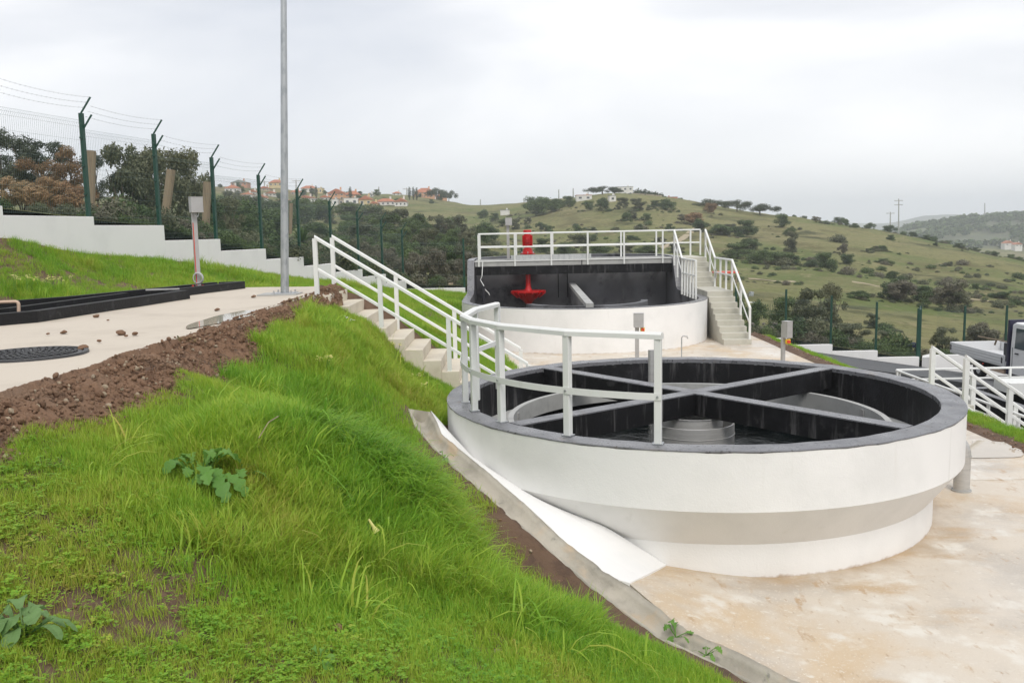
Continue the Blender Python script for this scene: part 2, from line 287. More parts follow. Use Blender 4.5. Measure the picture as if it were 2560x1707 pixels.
# ------------------------------------------------------------------ mesh building
class MB:
    def __init__(s): s.v = []; s.f = []
    def add(s, vs, fs):
        o = len(s.v); s.v += [tuple(p) for p in vs]; s.f += [tuple(i + o for i in f) for f in fs]; return s
    def box(s, c, d, rz=0.0, M3=None):
        c = Vector(c); hx, hy, hz = d[0] / 2, d[1] / 2, d[2] / 2
        R = M3 or Matrix.Rotation(rz, 3, 'Z')
        vs = [c + R @ Vector((x * hx, y * hy, z * hz)) for x in (-1, 1) for y in (-1, 1) for z in (-1, 1)]
        return s.add(vs, [(0, 1, 3, 2), (4, 6, 7, 5), (0, 4, 5, 1), (2, 3, 7, 6), (0, 2, 6, 4), (1, 5, 7, 3)])
    def bar(s, p, q, wd, ht, up=(0, 0, 1)):
        p, q = Vector(p), Vector(q); t = (q - p).normalized(); upv = Vector(up)
        if abs(t.dot(upv)) > 0.98: upv = Vector((1, 0, 0))
        r = t.cross(upv).normalized(); u = r.cross(t)
        vs = [b + r * x * wd / 2 + u * z * ht / 2 for b in (p, q) for x, z in ((-1, -1), (1, -1), (1, 1), (-1, 1))]
        return s.add(vs, [(3, 2, 1, 0), (4, 5, 6, 7), (0, 1, 5, 4), (1, 2, 6, 5), (2, 3, 7, 6), (3, 0, 4, 7)])
    def tube(s, pts, r, n=8, cap=True):
        pts = [Vector(p) for p in pts]; k = len(pts)
        rs = r if hasattr(r, '__len__') else [r] * k
        rings = []
        ref = None
        for i, p in enumerate(pts):
            t = (pts[min(i + 1, k - 1)] - pts[max(i - 1, 0)]).normalized()
            if ref is None:
                ref = Vector((0, 0, 1)) if abs(t.z) < 0.9 else Vector((1, 0, 0))
            a = (ref - t * ref.dot(t)).normalized(); b = t.cross(a); ref = a
            rings.append([p + (a * math.cos(2 * math.pi * j / n) + b * math.sin(2 * math.pi * j / n)) * rs[i] for j in range(n)])
        vs = [p for r_ in rings for p in r_]
        fs = [(i * n + j, i * n + (j + 1) % n, (i + 1) * n + (j + 1) % n, (i + 1) * n + j) for i in range(k - 1) for j in range(n)]
        if cap: fs += [tuple(range(n - 1, -1, -1)), tuple((k - 1) * n + j for j in range(n))]
        return s.add(vs, fs)
    def lathe(s, prof, c, n=64, a0=0.0, a1=2 * math.pi):
        """profile of (radius, z) swept round a vertical axis at c"""
        full = abs(a1 - a0 - 2 * math.pi) < 1e-6
        cols = n if full else n + 1
        vs = [(c[0] + r * math.cos(a0 + (a1 - a0) * i / n), c[1] + r * math.sin(a0 + (a1 - a0) * i / n), z) for i in range(cols) for r, z in prof]
        k = len(prof); fs = []
        for i in range(n):
            j = (i + 1) % cols
            for q in range(k - 1):
                fs.append((i * k + q, j * k + q, j * k + q + 1, i * k + q + 1))
        return s.add(vs, fs)
    def prism(s, poly, z0, z1):
        n = len(poly); z0s = z0 if hasattr(z0, '__len__') else [z0] * n; z1s = z1 if hasattr(z1, '__len__') else [z1] * n
        vs = [(p[0], p[1], z0s[i]) for i, p in enumerate(poly)] + [(p[0], p[1], z1s[i]) for i, p in enumerate(poly)]
        fs = [tuple(range(n - 1, -1, -1)), tuple(range(n, 2 * n))] + [(i, (i + 1) % n, n + (i + 1) % n, n + i) for i in range(n)]
        return s.add(vs, fs)
    def strip(s, A, B):
        n = len(A)
        return s.add(list(A) + list(B), [(i, i + 1, n + i + 1, n + i) for i in range(n - 1)])
    def build(s, name, mat, parent=None, smooth=False, kind=None, fix=True, bevel=0):
        o3 = ORIGIN.get(parent.name, Vector((0, 0, 0))) if parent else Vector((0, 0, 0))
        me = bpy.data.meshes.new(name)
        me.from_pydata([Vector(p) - o3 for p in s.v], [], s.f)
        if fix:
            import bmesh
            bm = bmesh.new(); bm.from_mesh(me); bmesh.ops.recalc_face_normals(bm, faces=bm.faces); bm.to_mesh(me); bm.free()
        if mat: me.materials.append(mat)
        if smooth:
            me.polygons.foreach_set('use_smooth', [True] * len(me.polygons))
            me.set_sharp_from_angle(angle=math.radians(24))
        return link(name, me, parent, kind, bevel)
ORIGIN = {}
def link(name, me, parent=None, kind=None, bevel=0):
    o = bpy.data.objects.new(name, me); COL.objects.link(o)
    if parent: o.parent = parent; ORIGIN[o.name] = ORIGIN.get(parent.name, Vector((0, 0, 0)))
    if kind: o['kind'] = kind
    if bevel:
        bv = o.modifiers.new('bevel', 'BEVEL'); bv.width = bevel; bv.segments = 2; bv.limit_method = 'ANGLE'
    return o
def thing(name, label, cat, loc=(0, 0, 0), group=None):
    o = bpy.data.objects.new(name, None); COL.objects.link(o); o.location = loc
    ORIGIN[o.name] = Vector(loc); o.empty_display_size = 0.3
    return tag(o, label, cat, group)
def tag(o, label, cat, group=None):
    o['label'] = label; o['category'] = cat
    if group: o['group'] = group
    return o
def npmesh(name, V, Fq, mat, smooth=True, parent=None, kind=None):
    """mesh straight from arrays: V (n,3), Fq (m,3 or 4)"""
    me = bpy.data.meshes.new(name); V = np.ascontiguousarray(V, np.float32); Fq = np.ascontiguousarray(Fq, np.int32)
    k = Fq.shape[1]
    me.vertices.add(len(V)); me.vertices.foreach_set('co', V.ravel())
    me.loops.add(Fq.size); me.loops.foreach_set('vertex_index', Fq.ravel())
    me.polygons.add(len(Fq)); me.polygons.foreach_set('loop_start', np.arange(0, Fq.size, k, dtype=np.int32))
    me.polygons.foreach_set('use_smooth', np.full(len(Fq), smooth))
    me.update(calc_edges=True); me.validate()
    if mat: me.materials.append(mat)
    return link(name, me, parent, kind) if parent is not False else me
def gridfaces(nu, nv, keep=None):
    i = np.arange(nu - 1)[:, None] * nv + np.arange(nv - 1)[None]
    q = np.stack([i, i + nv, i + nv + 1, i + 1], -1).reshape(-1, 4)
    return q if keep is None else q[keep.reshape(-1)]

# ------------------------------------------------------------------ the lie of the land inside the fence (heights relative to the eye)
TC = np.array([2.2, 10.85])          # centre of the round settling tank
UC = np.array([2.2, 27.4])           # centre of the near end of the aeration tank
NRM = np.array([0.75, 0.66])
F0, F1 = at(222, 543, 18.2), at(1022, 700, 37.5)
FB = (F1.x - F0.x) / (37.5 - 18.2)
def fence_x(y): return F0.x + FB * (y - 18.2)
def fence_ground(y): return -0.22 - 0.118 * (y - 18.2)
def road_z(x, y): return -3.75 - 0.16 * (x - 8.8) - 0.07 * (y - 24)
def slab_z(x, y): return -3.30 + 0.165 * np.maximum(0, 2.4 - np.asarray(x)) ** 1.25 * np.clip((9.5 - np.asarray(y)) / 2.0, 0, 1)
PLAT = -0.96
sk_px = [(1076.5, 1025.5), (1092.5, 1054), (1105, 1086), (1191, 1156), (1319, 1264.7), (1414.5, 1354), (1542, 1446), (1574, 1462)]
sk_z = [-2.08, -2.12, -2.2, -2.36, -2.6, -2.83, -3.0, -3.05]
SK = [onz(p[0], p[1], EYE + z) for p, z in zip(sk_px, sk_z)]
gu_px = [(1025.5, 1022), (1041.5, 1064), (1086, 1115), (1178.6, 1201), (1319, 1325), (1414.5, 1405), (1526, 1500), (1650, 1590), (1800, 1660), (2010, 1770)]
gu_z = [-2.1, -2.15, -2.24, -2.42, -2.66, -2.88, -3.02, -3.09, -3.16, -3.24]
GU = [onz(p[0], p[1], EYE + z) for p, z in zip(gu_px, gu_z)]
ctrl = [(-2.6, y, -1.04) for y in (-4, -1, 2, 4.5, 7, 9.5, 12, 14.5)]
ctrl += [(-4.5, y, -0.99) for y in (-4, 2, 8, 15)]
ctrl += [(g.x - .05, g.y - .05, g.z - EYE - .01) for g in GU] + [(g.x - .75, g.y - .75, g.z - EYE + .10) for g in GU[2:7]]
ctrl += [(4, 4, -3.31), (6, 2, -3.31), (3.0, 5.2, -3.29), (-1.0, 14, -2.50), (0.2, 14.1, -3.22), (-2.0, 14, -1.92), (-3.0, 14, -1.16), (-1.5, 11.6, -2.12), (-0.8, 13, -2.6)]
ctrl += [(0, 0, -1.72), (-1.5, 1.5, -1.5), (1, 2, -2.15), (2.5, 2.5, -2.75), (-1.06, 3.5, -1.73), (-1.48, 4.9, -1.56), (-2.1, 7, -1.29), (-.7, 3.6, -1.80), (-.95, 5, -1.83), (-1.34, 7, -1.80), (-1.8, 9.5, -1.76), (-.3, 4, -2.02), (-.45, 6.7, -2.26), (.3, 4.5, -2.40), (.4, 6, -2.72), (1.0, 5.2, -2.85), (0, -4, -1.5), (4, -3, -2.4)]
ctrl += [(-7.5, 8, -.92), (-7.5, 11, -.94), (-7.3, 14, -.95), (-6.6, 16.8, -1.0), (-8.5, 13, -.5), (-9.4, 13, .02), (-8.0, 16.5, -.52), (-6, 18, -1.10), (-5, 20, -1.28), (-3.3, 17.2, -1.12)]
ctrl += [(fence_x(y) + .1, y, fence_ground(y)) for y in (8, 12, 16, 20, 24, 28, 32, 36)]
ctrl += [(-3.2, 20, -1.5), (-2.0, 22, -2.25), (-1.75, 25, -2.6), (-1.9, 29, -2.5), (-3.5, 26, -1.95), (-5, 26, -1.62), (-4.6, 31, -2.0), (-3, 33, -2.3), (-2, 37, -2.6), (-.5, 17, -2.7), (0.5, 19, -3.25), (-1, 19.5, -2.5), (-2, 17, -1.75)]
ctrl += [(7.6, y, -3.27) for y in (8, 12, 16, 20, 24, 26.5)] + [(8.0, y, -3.42) for y in (18, 21, 24, 27)] + [(8.7, 21, -3.75), (8.75, 25, -3.9), (8.75, 29, -4.2)]
ctrl += [(6.9, 29.5, -3.45), (7.6, 31, -4.0), (7, 35, -4.9), (8, 37, -5.1), (7, 37, -5.0), (3, 37.3, -4.2), (0, 37.3, -3.1), (10, 37.3, -4.95), (14, 37.3, -5.6), (20, 37.3, -6.5), (20, 20, -5.4), (14, 10, -4.2), (20, 5, -4.4), (10, 3, -3.6), (10, -5, -3.5)]
G0 = TPS([c[:2] for c in ctrl], [c[2] for c in ctrl], 2e-4)
def seg_dist(X, Y, line):
    best = np.full(np.shape(X), 1e9)
    for a, b in zip(line[:-1], line[1:]):
        ax, ay, bx, by = a[0], a[1], b[0], b[1]; L = (bx - ax) ** 2 + (by - ay) ** 2
        t = np.clip(((X - ax) * (bx - ax) + (Y - ay) * (by - ay)) / L, 0, 1)
        best = np.minimum(best, np.hypot(X - ax - t * (bx - ax), Y - ay - t * (by - ay)))
    return best
def poly_in(X, Y, poly):
    c = np.zeros(np.shape(X), bool); n = len(poly)
    for i in range(n):
        x1, y1 = poly[i][:2]; x2, y2 = poly[(i + 1) % n][:2]
        cond = ((y1 > Y) != (y2 > Y)) & (X < (x2 - x1) * (Y - y1) / (y2 - y1 + 1e-12) + x1)
        c ^= cond
    return c
PLATP = [(-7.15, 2), (-3.2, 2), (-3.2, 13.7), (-3.2, 16.7), (-5.2, 17.0), (-6.75, 16.4), (-7.35, 12)]
GUC = [((a.x + b.x) / 2, (a.y + b.y) / 2) for a, b in zip(GU[:8], SK + [])]
slab_edge = [(g.x, g.y) for g in GU]
SLABP = [(SK[-1].x + .005, SK[-1].y + .005)] + [(GU[i].x + .205, GU[i].y + .165) for i in (7, 8, 9)] + [(3.0, 5.55), (6, 2.6), (7.2, 1.6), (7.25, 27.0), (6.9, 28.4), (6.2, 29.0), (-1.45, 29.0), (-1.55, 24), (0.2, 19.3), (0.35, 14.0), (0.6, 12.6)]
RAMP_GAP = 0.0
ROADP = [(8.75, 22.6), (8.75, 30), (9.3, 35), (10.2, 37.25), (26, 37.25), (26, 22.9), (9.8, 22.9)]
BASP = [(8.15, 12), (8.15, 17.5), (9.6, 22.6), (20, 22.6), (20, 12)]
GUL = [(g.x, g.y) for g in GU]
def gheight(X, Y):
    X = np.asarray(X, float); Y = np.asarray(Y, float)
    Z = G0(np.c_[X.ravel(), Y.ravel()]).reshape(X.shape)
    Z = Z + fbm(X * .9, Y * .9, 4, 3) * .10 * np.clip(seg_dist(X, Y, GUL) / 1.2, .15, 1) + fbm(X * 4, Y * 4, 2, 9) * .03
    cap = PLAT - .05 - .42 * np.maximum(0, X + 2.9); wt_ = np.clip((-1.7 - X) / .6, 0, 1) * (X > -3.6) * np.clip((15.2 - Y) / 1.0, 0, 1)
    return Z + (np.clip(Z, cap - .13, cap) - Z) * wt_
CUTP = [(g.x - .09, g.y - .09) for g in GU] + [(TC[0], TC[1]), (GU[0].x, TC[1] + .1), (GU[0].x - .09, GU[0].y + .12)]
def gcut(X, Y, Z):
    Z = np.where(poly_in(X, Y, PLATP), np.minimum(Z, PLAT - .08), Z)
    Z = np.where(poly_in(X, Y, SLABP), np.minimum(Z, slab_z(X, Y) - .08), Z)
    Z = np.where(poly_in(X, Y, ROADP), np.minimum(Z, road_z(X, Y) - .08), Z)
    Z = np.where(poly_in(X, Y, BASP), -6.2, Z)
    Z = np.where(np.hypot(X - TC[0], Y - TC[1]) < 3.08, -3.6, Z)
    band = poly_in(X, Y, CUTP) & (X < 2.2) & (Y < 11)
    Z = np.where(band, Z - .7, Z)
    Z = np.where((np.abs(X - UC[0]) < 3.5) & (Y > UC[1]) & (Y < 33.5) | (np.hypot(X - UC[0], Y - UC[1]) < 3.5) | (np.hypot(X - UC[0], Y - 33.0) < 3.5), np.minimum(Z, -3.6), Z)
    st = (X > -3.15) & (X < .6) & (Y > 14.28) & (Y < 15.75)
    Z = np.where(st, np.minimum(Z, PLAT - .25 - .621 * (X + 3.15)), Z)
    return Z
gx = np.unique(np.r_[np.arange(-14, -4, .3), np.arange(-4, 2.6, .1), np.arange(2.6, 26.2, .3)].round(3))
gy = np.unique(np.r_[np.arange(-8, 2, .35), np.arange(2, 15.5, .1), np.arange(15.5, 37.65, .3), 37.6].round(3))
GX, GY = np.meshgrid(gx, gy, indexing='ij')
GZ = gcut(GX, GY, gheight(GX, GY))
cxm = (GX[:-1, :-1] + GX[1:, 1:]) / 2; cym = (GY[:-1, :-1] + GY[1:, 1:]) / 2
keep = cxm > fence_x(cym) - .05
npmesh('ground', np.c_[GX.ravel(), GY.ravel(), GZ.ravel() + EYE], gridfaces(len(gx), len(gy), keep), soil, kind='structure')

# ------------------------------------------------------------------ hills beyond the fence
hc = []   # (photo x, photo y, metres ahead)
hc += [(1250, 512, 390), (1370, 500, 340), (1450, 490, 320), (1520, 482, 315), (1600, 484, 310), (1700, 497, 300), (1780, 512, 285), (1900, 533, 270), (2000, 547, 260), (2100, 562, 250), (2200, 577, 240), (2300, 598, 225), (2400, 620, 210), (2560, 652, 190)]
hc += [(1300, 600, 210), (1500, 590, 200), (1700, 603, 180), (1900, 640, 160), (2100, 655, 150), (2300, 690, 140), (2560, 722, 130)]
hc += [(1450, 690, 90), (1650, 690, 95), (1850, 722, 90), (2000, 742, 85), (2200, 772, 80), (2400, 790, 80), (2560, 805, 80)]
hc += [(1400, 790, 39), (1650, 815, 39), (1850, 830, 39), (1970, 842, 39), (2088, 862, 39), (2203, 880, 39), (2312, 896, 39), (2425, 898, 39), (2560, 905, 39)]
hc += [(2000, 818, 55), (2250, 838, 55), (2500, 850, 55)]
hc += [(1165, 712, 39), (1040, 712, 39), (938, 692, 35), (816, 665, 31), (647, 630, 26), (400, 572, 21), (221, 548, 18.6), (0, 520, 17)]
hc += [(1180, 517, 430), (1130, 505, 410), (1070, 497, 410), (1000, 487, 415), (850, 481, 415), (700, 473, 415), (560, 466, 415), (300, 500, 415), (0, 500, 415)]
hc += [(1000, 515, 340), (850, 528, 330), (700, 512, 350), (1150, 540, 300), (640, 560, 185), (800, 565, 190), (900, 575, 180), (640, 600, 120), (800, 604, 125), (900, 622, 110), (1050, 650, 90), (1200, 620, 120), (1150, 690, 55), (1000, 690, 55), (700, 640, 60), (550, 600, 60), (300, 560, 60), (0, 540, 60), (300, 535, 150), (0, 525, 150)]
hp, hv = [], []
for px, py, d in hc:
    p = at(px, py, d); hp.append((p.x / d * 6, math.log(d))); hv.append((p.z - EYE) / d)
# ground that falls away behind the ridges
for px, py, d in hc[:14] + [(x_, y_, d_) for x_, y_, d_ in hc if d_ >= 410 and y_ < 520]:
    for k_, dy in ((1.22, 14), (1.6, 45)):
        p = at(px, py + dy, d * k_); hp.append((p.x / p.y * 6, math.log(d * k_))); hv.append((p.z - EYE) / p.y)
for u in (-.7, -.5, -.3, -.1, .1, .3, .5, .7):
    hp.append((u * 6, math.log(900))); hv.append(-.012)
    hp.append((u * 6, math.log(1800))); hv.append(-.012)
HT = TPS(hp, hv, 1e-3)
def hill_d0(u):
    uc = F1.x / 37.5; return np.where(u < uc, (F0.x - FB * 18.2) / (np.minimum(u, uc) - FB), 37.5) + .12
def hill_z(x, y):
    x = np.asarray(x, float); y = np.asarray(y, float); u = np.clip(x / y, -.72, .72)
    e = HT(np.c_[u.ravel() * 6, np.log(np.clip(y, 15, 1800)).ravel()]).reshape(u.shape)
    k = np.clip((y - 45) / 80, 0, 1)
    return e * y + fbm(x * .035, y * .035, 4, 5) * 1.5 * k + fbm(x * .25, y * .25, 3, 8) * .5 * np.clip((y - 38) / 30, .1, 1) + EYE
us = np.linspace(-.85, .85, 330); ks = np.linspace(0, 1, 170)
UU, KK = np.meshgrid(us, ks, indexing='ij')
D0 = hill_d0(UU); DD = D0 * (1700 / D0) ** KK
HX, HY = UU * DD, DD
npmesh('hills', np.c_[HX.ravel(), HY.ravel(), hill_z(HX, HY).ravel()], gridfaces(330, 170), pasture, kind='structure')

def far_ridge(name, pts, d, depth, mat, base):
    """a ridge whose crest runs through pts (photo x, photo y) at d metres"""
    xs = np.array([p[0] for p in pts], float); ys = np.array([p[1] for p in pts], float)
    xx = np.linspace(xs[0], xs[-1], 160); yy = np.interp(xx, xs, ys)
    tt = np.linspace(-1, 1, 40); V = []
    for x_, y_ in zip(xx, yy):
        c = at(x_, y_, d)
        for t in tt:
            yv = d + t * depth; xv = c.x * yv / d if t < 0 else c.x
            h = base + (c.z - base) * (math.cos(t * math.pi) * .5 + .5) ** 1.2
            V.append((xv, yv, h))
    V = np.array(V); V[:, 2] += fbm(V[:, 0] * .012, V[:, 1] * .012, 4, 2) * 9 * (d / 2000)
    return npmesh(name, V, gridfaces(160, 40), mat, kind='structure')
far_ridge('far_hill', [(1700, 660), (2000, 610), (2160, 590), (2248, 578), (2330, 562), (2431, 548), (2500, 543), (2560, 540), (2700, 528), (3000, 530), (3400, 600)], 900, 420, farm, -25)
far_ridge('blue_ridge', [(2050, 580), (2190, 566), (2252, 556), (2321, 540), (2387, 536), (2420, 541), (2520, 560), (2700, 590)], 2500, 700, farm, -60)
far_ridge('low_blue_ridge', [(1000, 600), (1500, 575), (1900, 560), (2109, 557), (2252, 559), (2400, 565), (2700, 575)], 3000, 500, farm, -60)
# land sheet running to the horizon all round
mb = MB(); N = 48
vs_ = [(0, 0, -32)] + [(math.cos(2 * math.pi * i / N) * 4200, math.sin(2 * math.pi * i / N) * 4200, -32) for i in range(N)]
mb.add(vs_, [(0, 1 + i, 1 + (i + 1) % N) for i in range(N)]); mb.build('land', farm, kind='structure')
# slope the camera's side of the site down to the land sheet
mb = MB()
mb.add([(-14, -8, 1.7), (26, -8, -.2), (300, -300, -30), (-300, -300, -30)], [(0, 1, 2, 3)])
mb.add([(26, -8, -.2), (26, 37.6, -3.4), (300, 255, -30), (300, -300, -30)], [(0, 1, 2, 3)])
mb.add([(-14, -8, 1.7), (-14, 17, 3.6), (-300, 255, -30), (-300, -300, -30)], [(3, 2, 1, 0)])
mb.build('terrain', pasture, kind='structure')

# haze
hz = MB().box((0, 0, 36), (8700, 8700, 142)).build('haze', None, kind='stuff')
hm = bpy.data.materials.new('haze_air'); hm.use_nodes = True; ntt = hm.node_tree; ntt.nodes.clear()
ho = ntt.nodes.new('ShaderNodeOutputMaterial'); pv = ntt.nodes.new('ShaderNodeVolumePrincipled')
pv.inputs['Color'].default_value = (0.90, 0.94, 1.0, 1); pv.inputs['Density'].default_value = 0.00045; pv.inputs['Anisotropy'].default_value = 0.0
ntt.links.new(pv.outputs[0], ho.inputs['Volume']); hz.data.materials.append(hm)

# ------------------------------------------------------------------ yard slabs, road, platform
def slab_mesh(name, poly, zf, mat, step=.25, thick=.15, kind='structure'):
    """a sheet over a polygon: filled face cut on a grid so it can follow zf"""
    import bmesh
    bm = bmesh.new()
    f = bm.faces.new([bm.verts.new((p[0], p[1], 0)) for p in poly])
    bmesh.ops.triangulate(bm, faces=[f])
    for ax in (0, 1):
        lo = min(p[ax] for p in poly); hi = max(p[ax] for p in poly); k = lo + step
        while k < hi:
            co = [0, 0, 0]; no = [0, 0, 0]; co[ax] = k; no[ax] = 1
            bmesh.ops.bisect_plane(bm, geom=bm.verts[:] + bm.edges[:] + bm.faces[:], plane_co=co, plane_no=no, dist=1e-5); k += step
    for v in bm.verts: v.co.z = float(zf(v.co.x, v.co.y)) + EYE
    bmesh.ops.recalc_face_normals(bm, faces=bm.faces)
    if sum(f.normal.z for f in bm.faces) < 0: bmesh.ops.reverse_faces(bm, faces=bm.faces)
    ret = bmesh.ops.extrude_face_region(bm, geom=bm.faces[:])
    nv = [g for g in ret['geom'] if isinstance(g, bmesh.types.BMVert)]
    for v in nv: v.co.z -= thick
    bmesh.ops.recalc_face_normals(bm, faces=bm.faces)
    me = bpy.data.meshes.new(name); bm.to_mesh(me); bm.free(); me.materials.append(mat)
    return link(name, me, kind=kind)
def clip_y(poly, y, above):
    o = []
    for i in range(len(poly)):
        a, b = poly[i], poly[(i + 1) % len(poly)]
        ia = (a[1] > y) == above; ib = (b[1] > y) == above
        if ia: o.append(a)
        if ia != ib:
            t = (y - a[1]) / (b[1] - a[1]); o.append((a[0] + t * (b[0] - a[0]), y))
    return o
slab_mesh('yard_slab', clip_y(SLABP, 11.225, False), slab_z, slabm)
slab_mesh('yard_slab', clip_y(SLABP, 11.24, True), slab_z, slabm)
slab_mesh('road', ROADP, road_z, asphalt, 2.0)
slab_mesh('platform', PLATP, lambda x, y: PLAT + .012 * fbm(x, y, 2, 4), padm, .4)

def blob(name, c, rx, ry, z, mat, seed, kind='structure', w_=1.0):
    n = 40; pts = []
    for i in range(n):
        a = 2 * math.pi * i / n; k = 1 + w_ * (.35 * math.sin(2 * a + seed) + .22 * math.sin(3 * a + 2 * seed) + .12 * math.sin(7 * a + seed))
        pts.append((c[0] + rx * k * math.cos(a), c[1] + ry * k * math.sin(a), z))
    m_ = MB(); m_.add([(c[0], c[1], z)] + pts, [(0, 1 + i, 1 + (i + 1) % n) for i in range(n)])
    o = m_.build(name, mat, kind=kind); return o
p = onz(2490, 1120, 0.006); blob('puddle', (p.x + .2, p.y), .75, .55, .008, puddlem, 1.0)
p = onz(470, 800, EYE + PLAT); blob('puddle', (-3.36, p.y + .1), .20, 1.1, EYE + PLAT + .010, puddlem, .3, w_=.25)

# ------------------------------------------------------------------ gutter and painted skirt beside the round tank
def resample(pts, n):
    P = np.array([tuple(p) for p in pts]); L = np.r_[0, np.cumsum(np.linalg.norm(np.diff(P, axis=0), axis=1))]
    t = np.linspace(0, L[-1], n); return np.stack([np.interp(t, L, P[:, k]) for k in range(3)], 1)
GE = list(GU); SE = list(SK) + [Vector((GU[7].x + .2, GU[7].y + .16, GU[7].z + .0)), Vector((GU[8].x + .2, GU[8].y + .16, GU[8].z)), Vector((GU[9].x + .2, GU[9].y + .16, GU[9].z))]
ga = resample(GE, 90); gb = resample(SE, 90)
prof = [(-.10, -.30), (-.10, .0), (0, .0), (.12, -.05), (.3, -.115), (.5, -.14), (.7, -.12), (.88, -.06), (1.0, -.005), (1.0, -.3)]
V = []
for i, (a, b) in enumerate(zip(ga, gb)):
    j = fbm(np.array([i * .3]), np.array([1.0]), 3, 5)[0]; jj = fbm(np.array([i * .5]), np.array([7.0]), 3, 6)[0]
    sag = .02 * (i % 18 < 1)                # mortar joint between gutter pieces
    for t, dz in prof:
        q = a + (b - a) * (t + .10 * j * (0 if t in (1.0,) else 1)); V.append((q[0], q[1], q[2] + dz - sag + .03 * jj * (dz < 0)))
V = np.array(V); k_ = len(prof); cap_ = [(0.0 - 0, 0)]
Vc = np.concatenate([V[:k_], V[:k_]]); d0 = (ga[0] - ga[1]) / np.linalg.norm(ga[0] - ga[1])
Vc[:k_, 2] = V[0:k_, 2].max() - .004; Vc[:k_] += d0 * .05
Vc[k_:, 2] = V[:k_, 2]
G2 = gridfaces(90, k_); n0 = len(V)
o = npmesh('drain_gutter', np.concatenate([V, Vc]), np.concatenate([G2, np.array([[n0 + i, n0 + i + 1, n0 + k_ + i + 1, n0 + k_ + i] for i in range(k_ - 1)])]), gutm)
tag(o, 'rough concrete gutter running down beside the round tank at the foot of the grass', 'gutter')

cr_px = [(1105, 1048), (1153, 1121), (1223, 1178.6), (1338, 1245.5), (1382, 1265), (1497, 1309), (1635, 1360), (1666, 1384)]
def on_cyl(px, py):
    """where that line of sight meets the outer face of the round tank"""
    d = horizon_ray(px, py)
    for r_, lo, hi in ((3.0, .735, 1.35), (None, .33, .735), (2.7, -.1, .33)):
        best = None
        for k in range(2000):
            s = 5 + k * .004; q = d * s; z = q[2] + EYE
            rr = math.hypot(q[0] - TC[0], q[1] - TC[1])
            R = 3.0 if z > .735 else (2.7 + .3 * (z - .33) / .405 if z > .33 else 2.7)
            if rr <= R + .015: return Vector((q[0], q[1], z))
    return None
CRS = [on_cyl(*p) for p in cr_px]
mb = MB(); A = resample(SK, 40); B = resample([c for c in CRS if c], 40)
for i in range(30, 40):
    f_ = ((i - 29) / 10) ** 1.6
    for Q in (A, B): Q[i, 2] += (float(slab_z(Q[i, 0], Q[i, 1])) + EYE + .012 - Q[i, 2]) * f_
rows = []
for t in (0, .12, .35, .65, 1):
    rows.append([tuple(A[i] + (B[i] - A[i]) * t + np.array([0, 0, (.02 if 0 < t < 1 and i < 34 else 0) * math.sin(t * 3)])) for i in range(40)])
mb.strip([(a[0], a[1], a[2] - .3) for a in rows[0]], rows[0])
for k in range(4): mb.strip(rows[k], rows[k + 1])
mb.strip(rows[4], [(b[0] + (TC[0] - b[0]) * .06, b[1] + (TC[1] - b[1]) * .06, b[2] - .2) for b in rows[4]])
mb.add([rows[k][39] for k in range(5)] + [(rows[k][39][0], rows[k][39][1], rows[k][39][2] - .25) for k in range(5)], [(k, k + 1, k + 6, k + 5) for k in range(4)])
mb.add([rows[k][0] for k in range(5)] + [(rows[k][0][0], rows[k][0][1], rows[k][0][2] - .4) for k in range(5)], [(k, k + 1, k + 6, k + 5) for k in range(4)])
SKIRT = mb

# ------------------------------------------------------------------ the round settling tank
T = thing('settling_tank', 'round white settling tank with a black rim and crossed beams over dark water', 'tank', (TC[0], TC[1], 0))
c3 = (TC[0], TC[1])
MB().lathe([(2.7, -.02), (2.7, .33), (3.0, .735), (3.0, 1.288)], c3, 128).build('outer_wall', wallw, T, smooth=True)
SKIRT.build('skirt', white, T, smooth=True)
rim_v = MB(); n = 160; prof = [(3.0, 1.288), (3.006, 1.292), (3.004, 1.30), (2.99, 1.303), (2.87, 1.304), (2.755, 1.303), (2.745, 1.298), (2.745, 1.25)]
rim_v.lathe(prof, c3, n)
for i in range(len(rim_v.v)):
    x_, y_, z_ = rim_v.v[i]; a = math.atan2(y_ - c3[1], x_ - c3[0])
    if z_ < 1.289: rim_v.v[i] = (x_, y_, z_ - .012 * abs(math.sin(a * 23) * math.sin(a * 7.3 + 1)))
    else: rim_v.v[i] = (x_, y_, z_ + .004 * math.sin(a * 31) * math.sin(a * 12.1))
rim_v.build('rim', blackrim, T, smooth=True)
MB().lathe([(2.745, 1.25), (2.745, .78), (2.745, .5)], c3, 128).build('inner_wall', black, T, smooth=True)
MB().lathe([(2.42, .30), (2.42, .80)], c3, 96).build('launder_shade', black, T, smooth=True)  # black cylinder added for the shadow gap under the launder ring
MB().lathe([(2.42, .80), (2.20, .80), (2.20, 1.02), (2.27, 1.02), (2.27, .80), (2.744, .80)], c3, 128).build('launder_ring', greyc, T, smooth=True)
p = onz(1735, 978.6, 1.30); bc = Vector((p.x, p.y, 0))
ends = [onz(x_, y_, 1.30) for x_, y_ in ((1263.5, 1062.7), (2068, 918), (1370, 919), (2251, 1065))]
def ray_to_wall(d):
    d = Vector((d[0], d[1], 0)).normalized(); q = Vector((bc.x - TC[0], bc.y - TC[1], 0))
    b_ = q.dot(d); c_ = q.length_squared - 2.735 ** 2
    return bc + d * (-b_ + math.sqrt(b_ * b_ - c_))
wB = .19; hB = .27
dirA = (Vector((ends[1].x - ends[0].x, ends[1].y - ends[0].y, 0))).normalized()
dirB = (Vector((ends[3].x - ends[2].x, ends[3].y - ends[2].y, 0))).normalized()
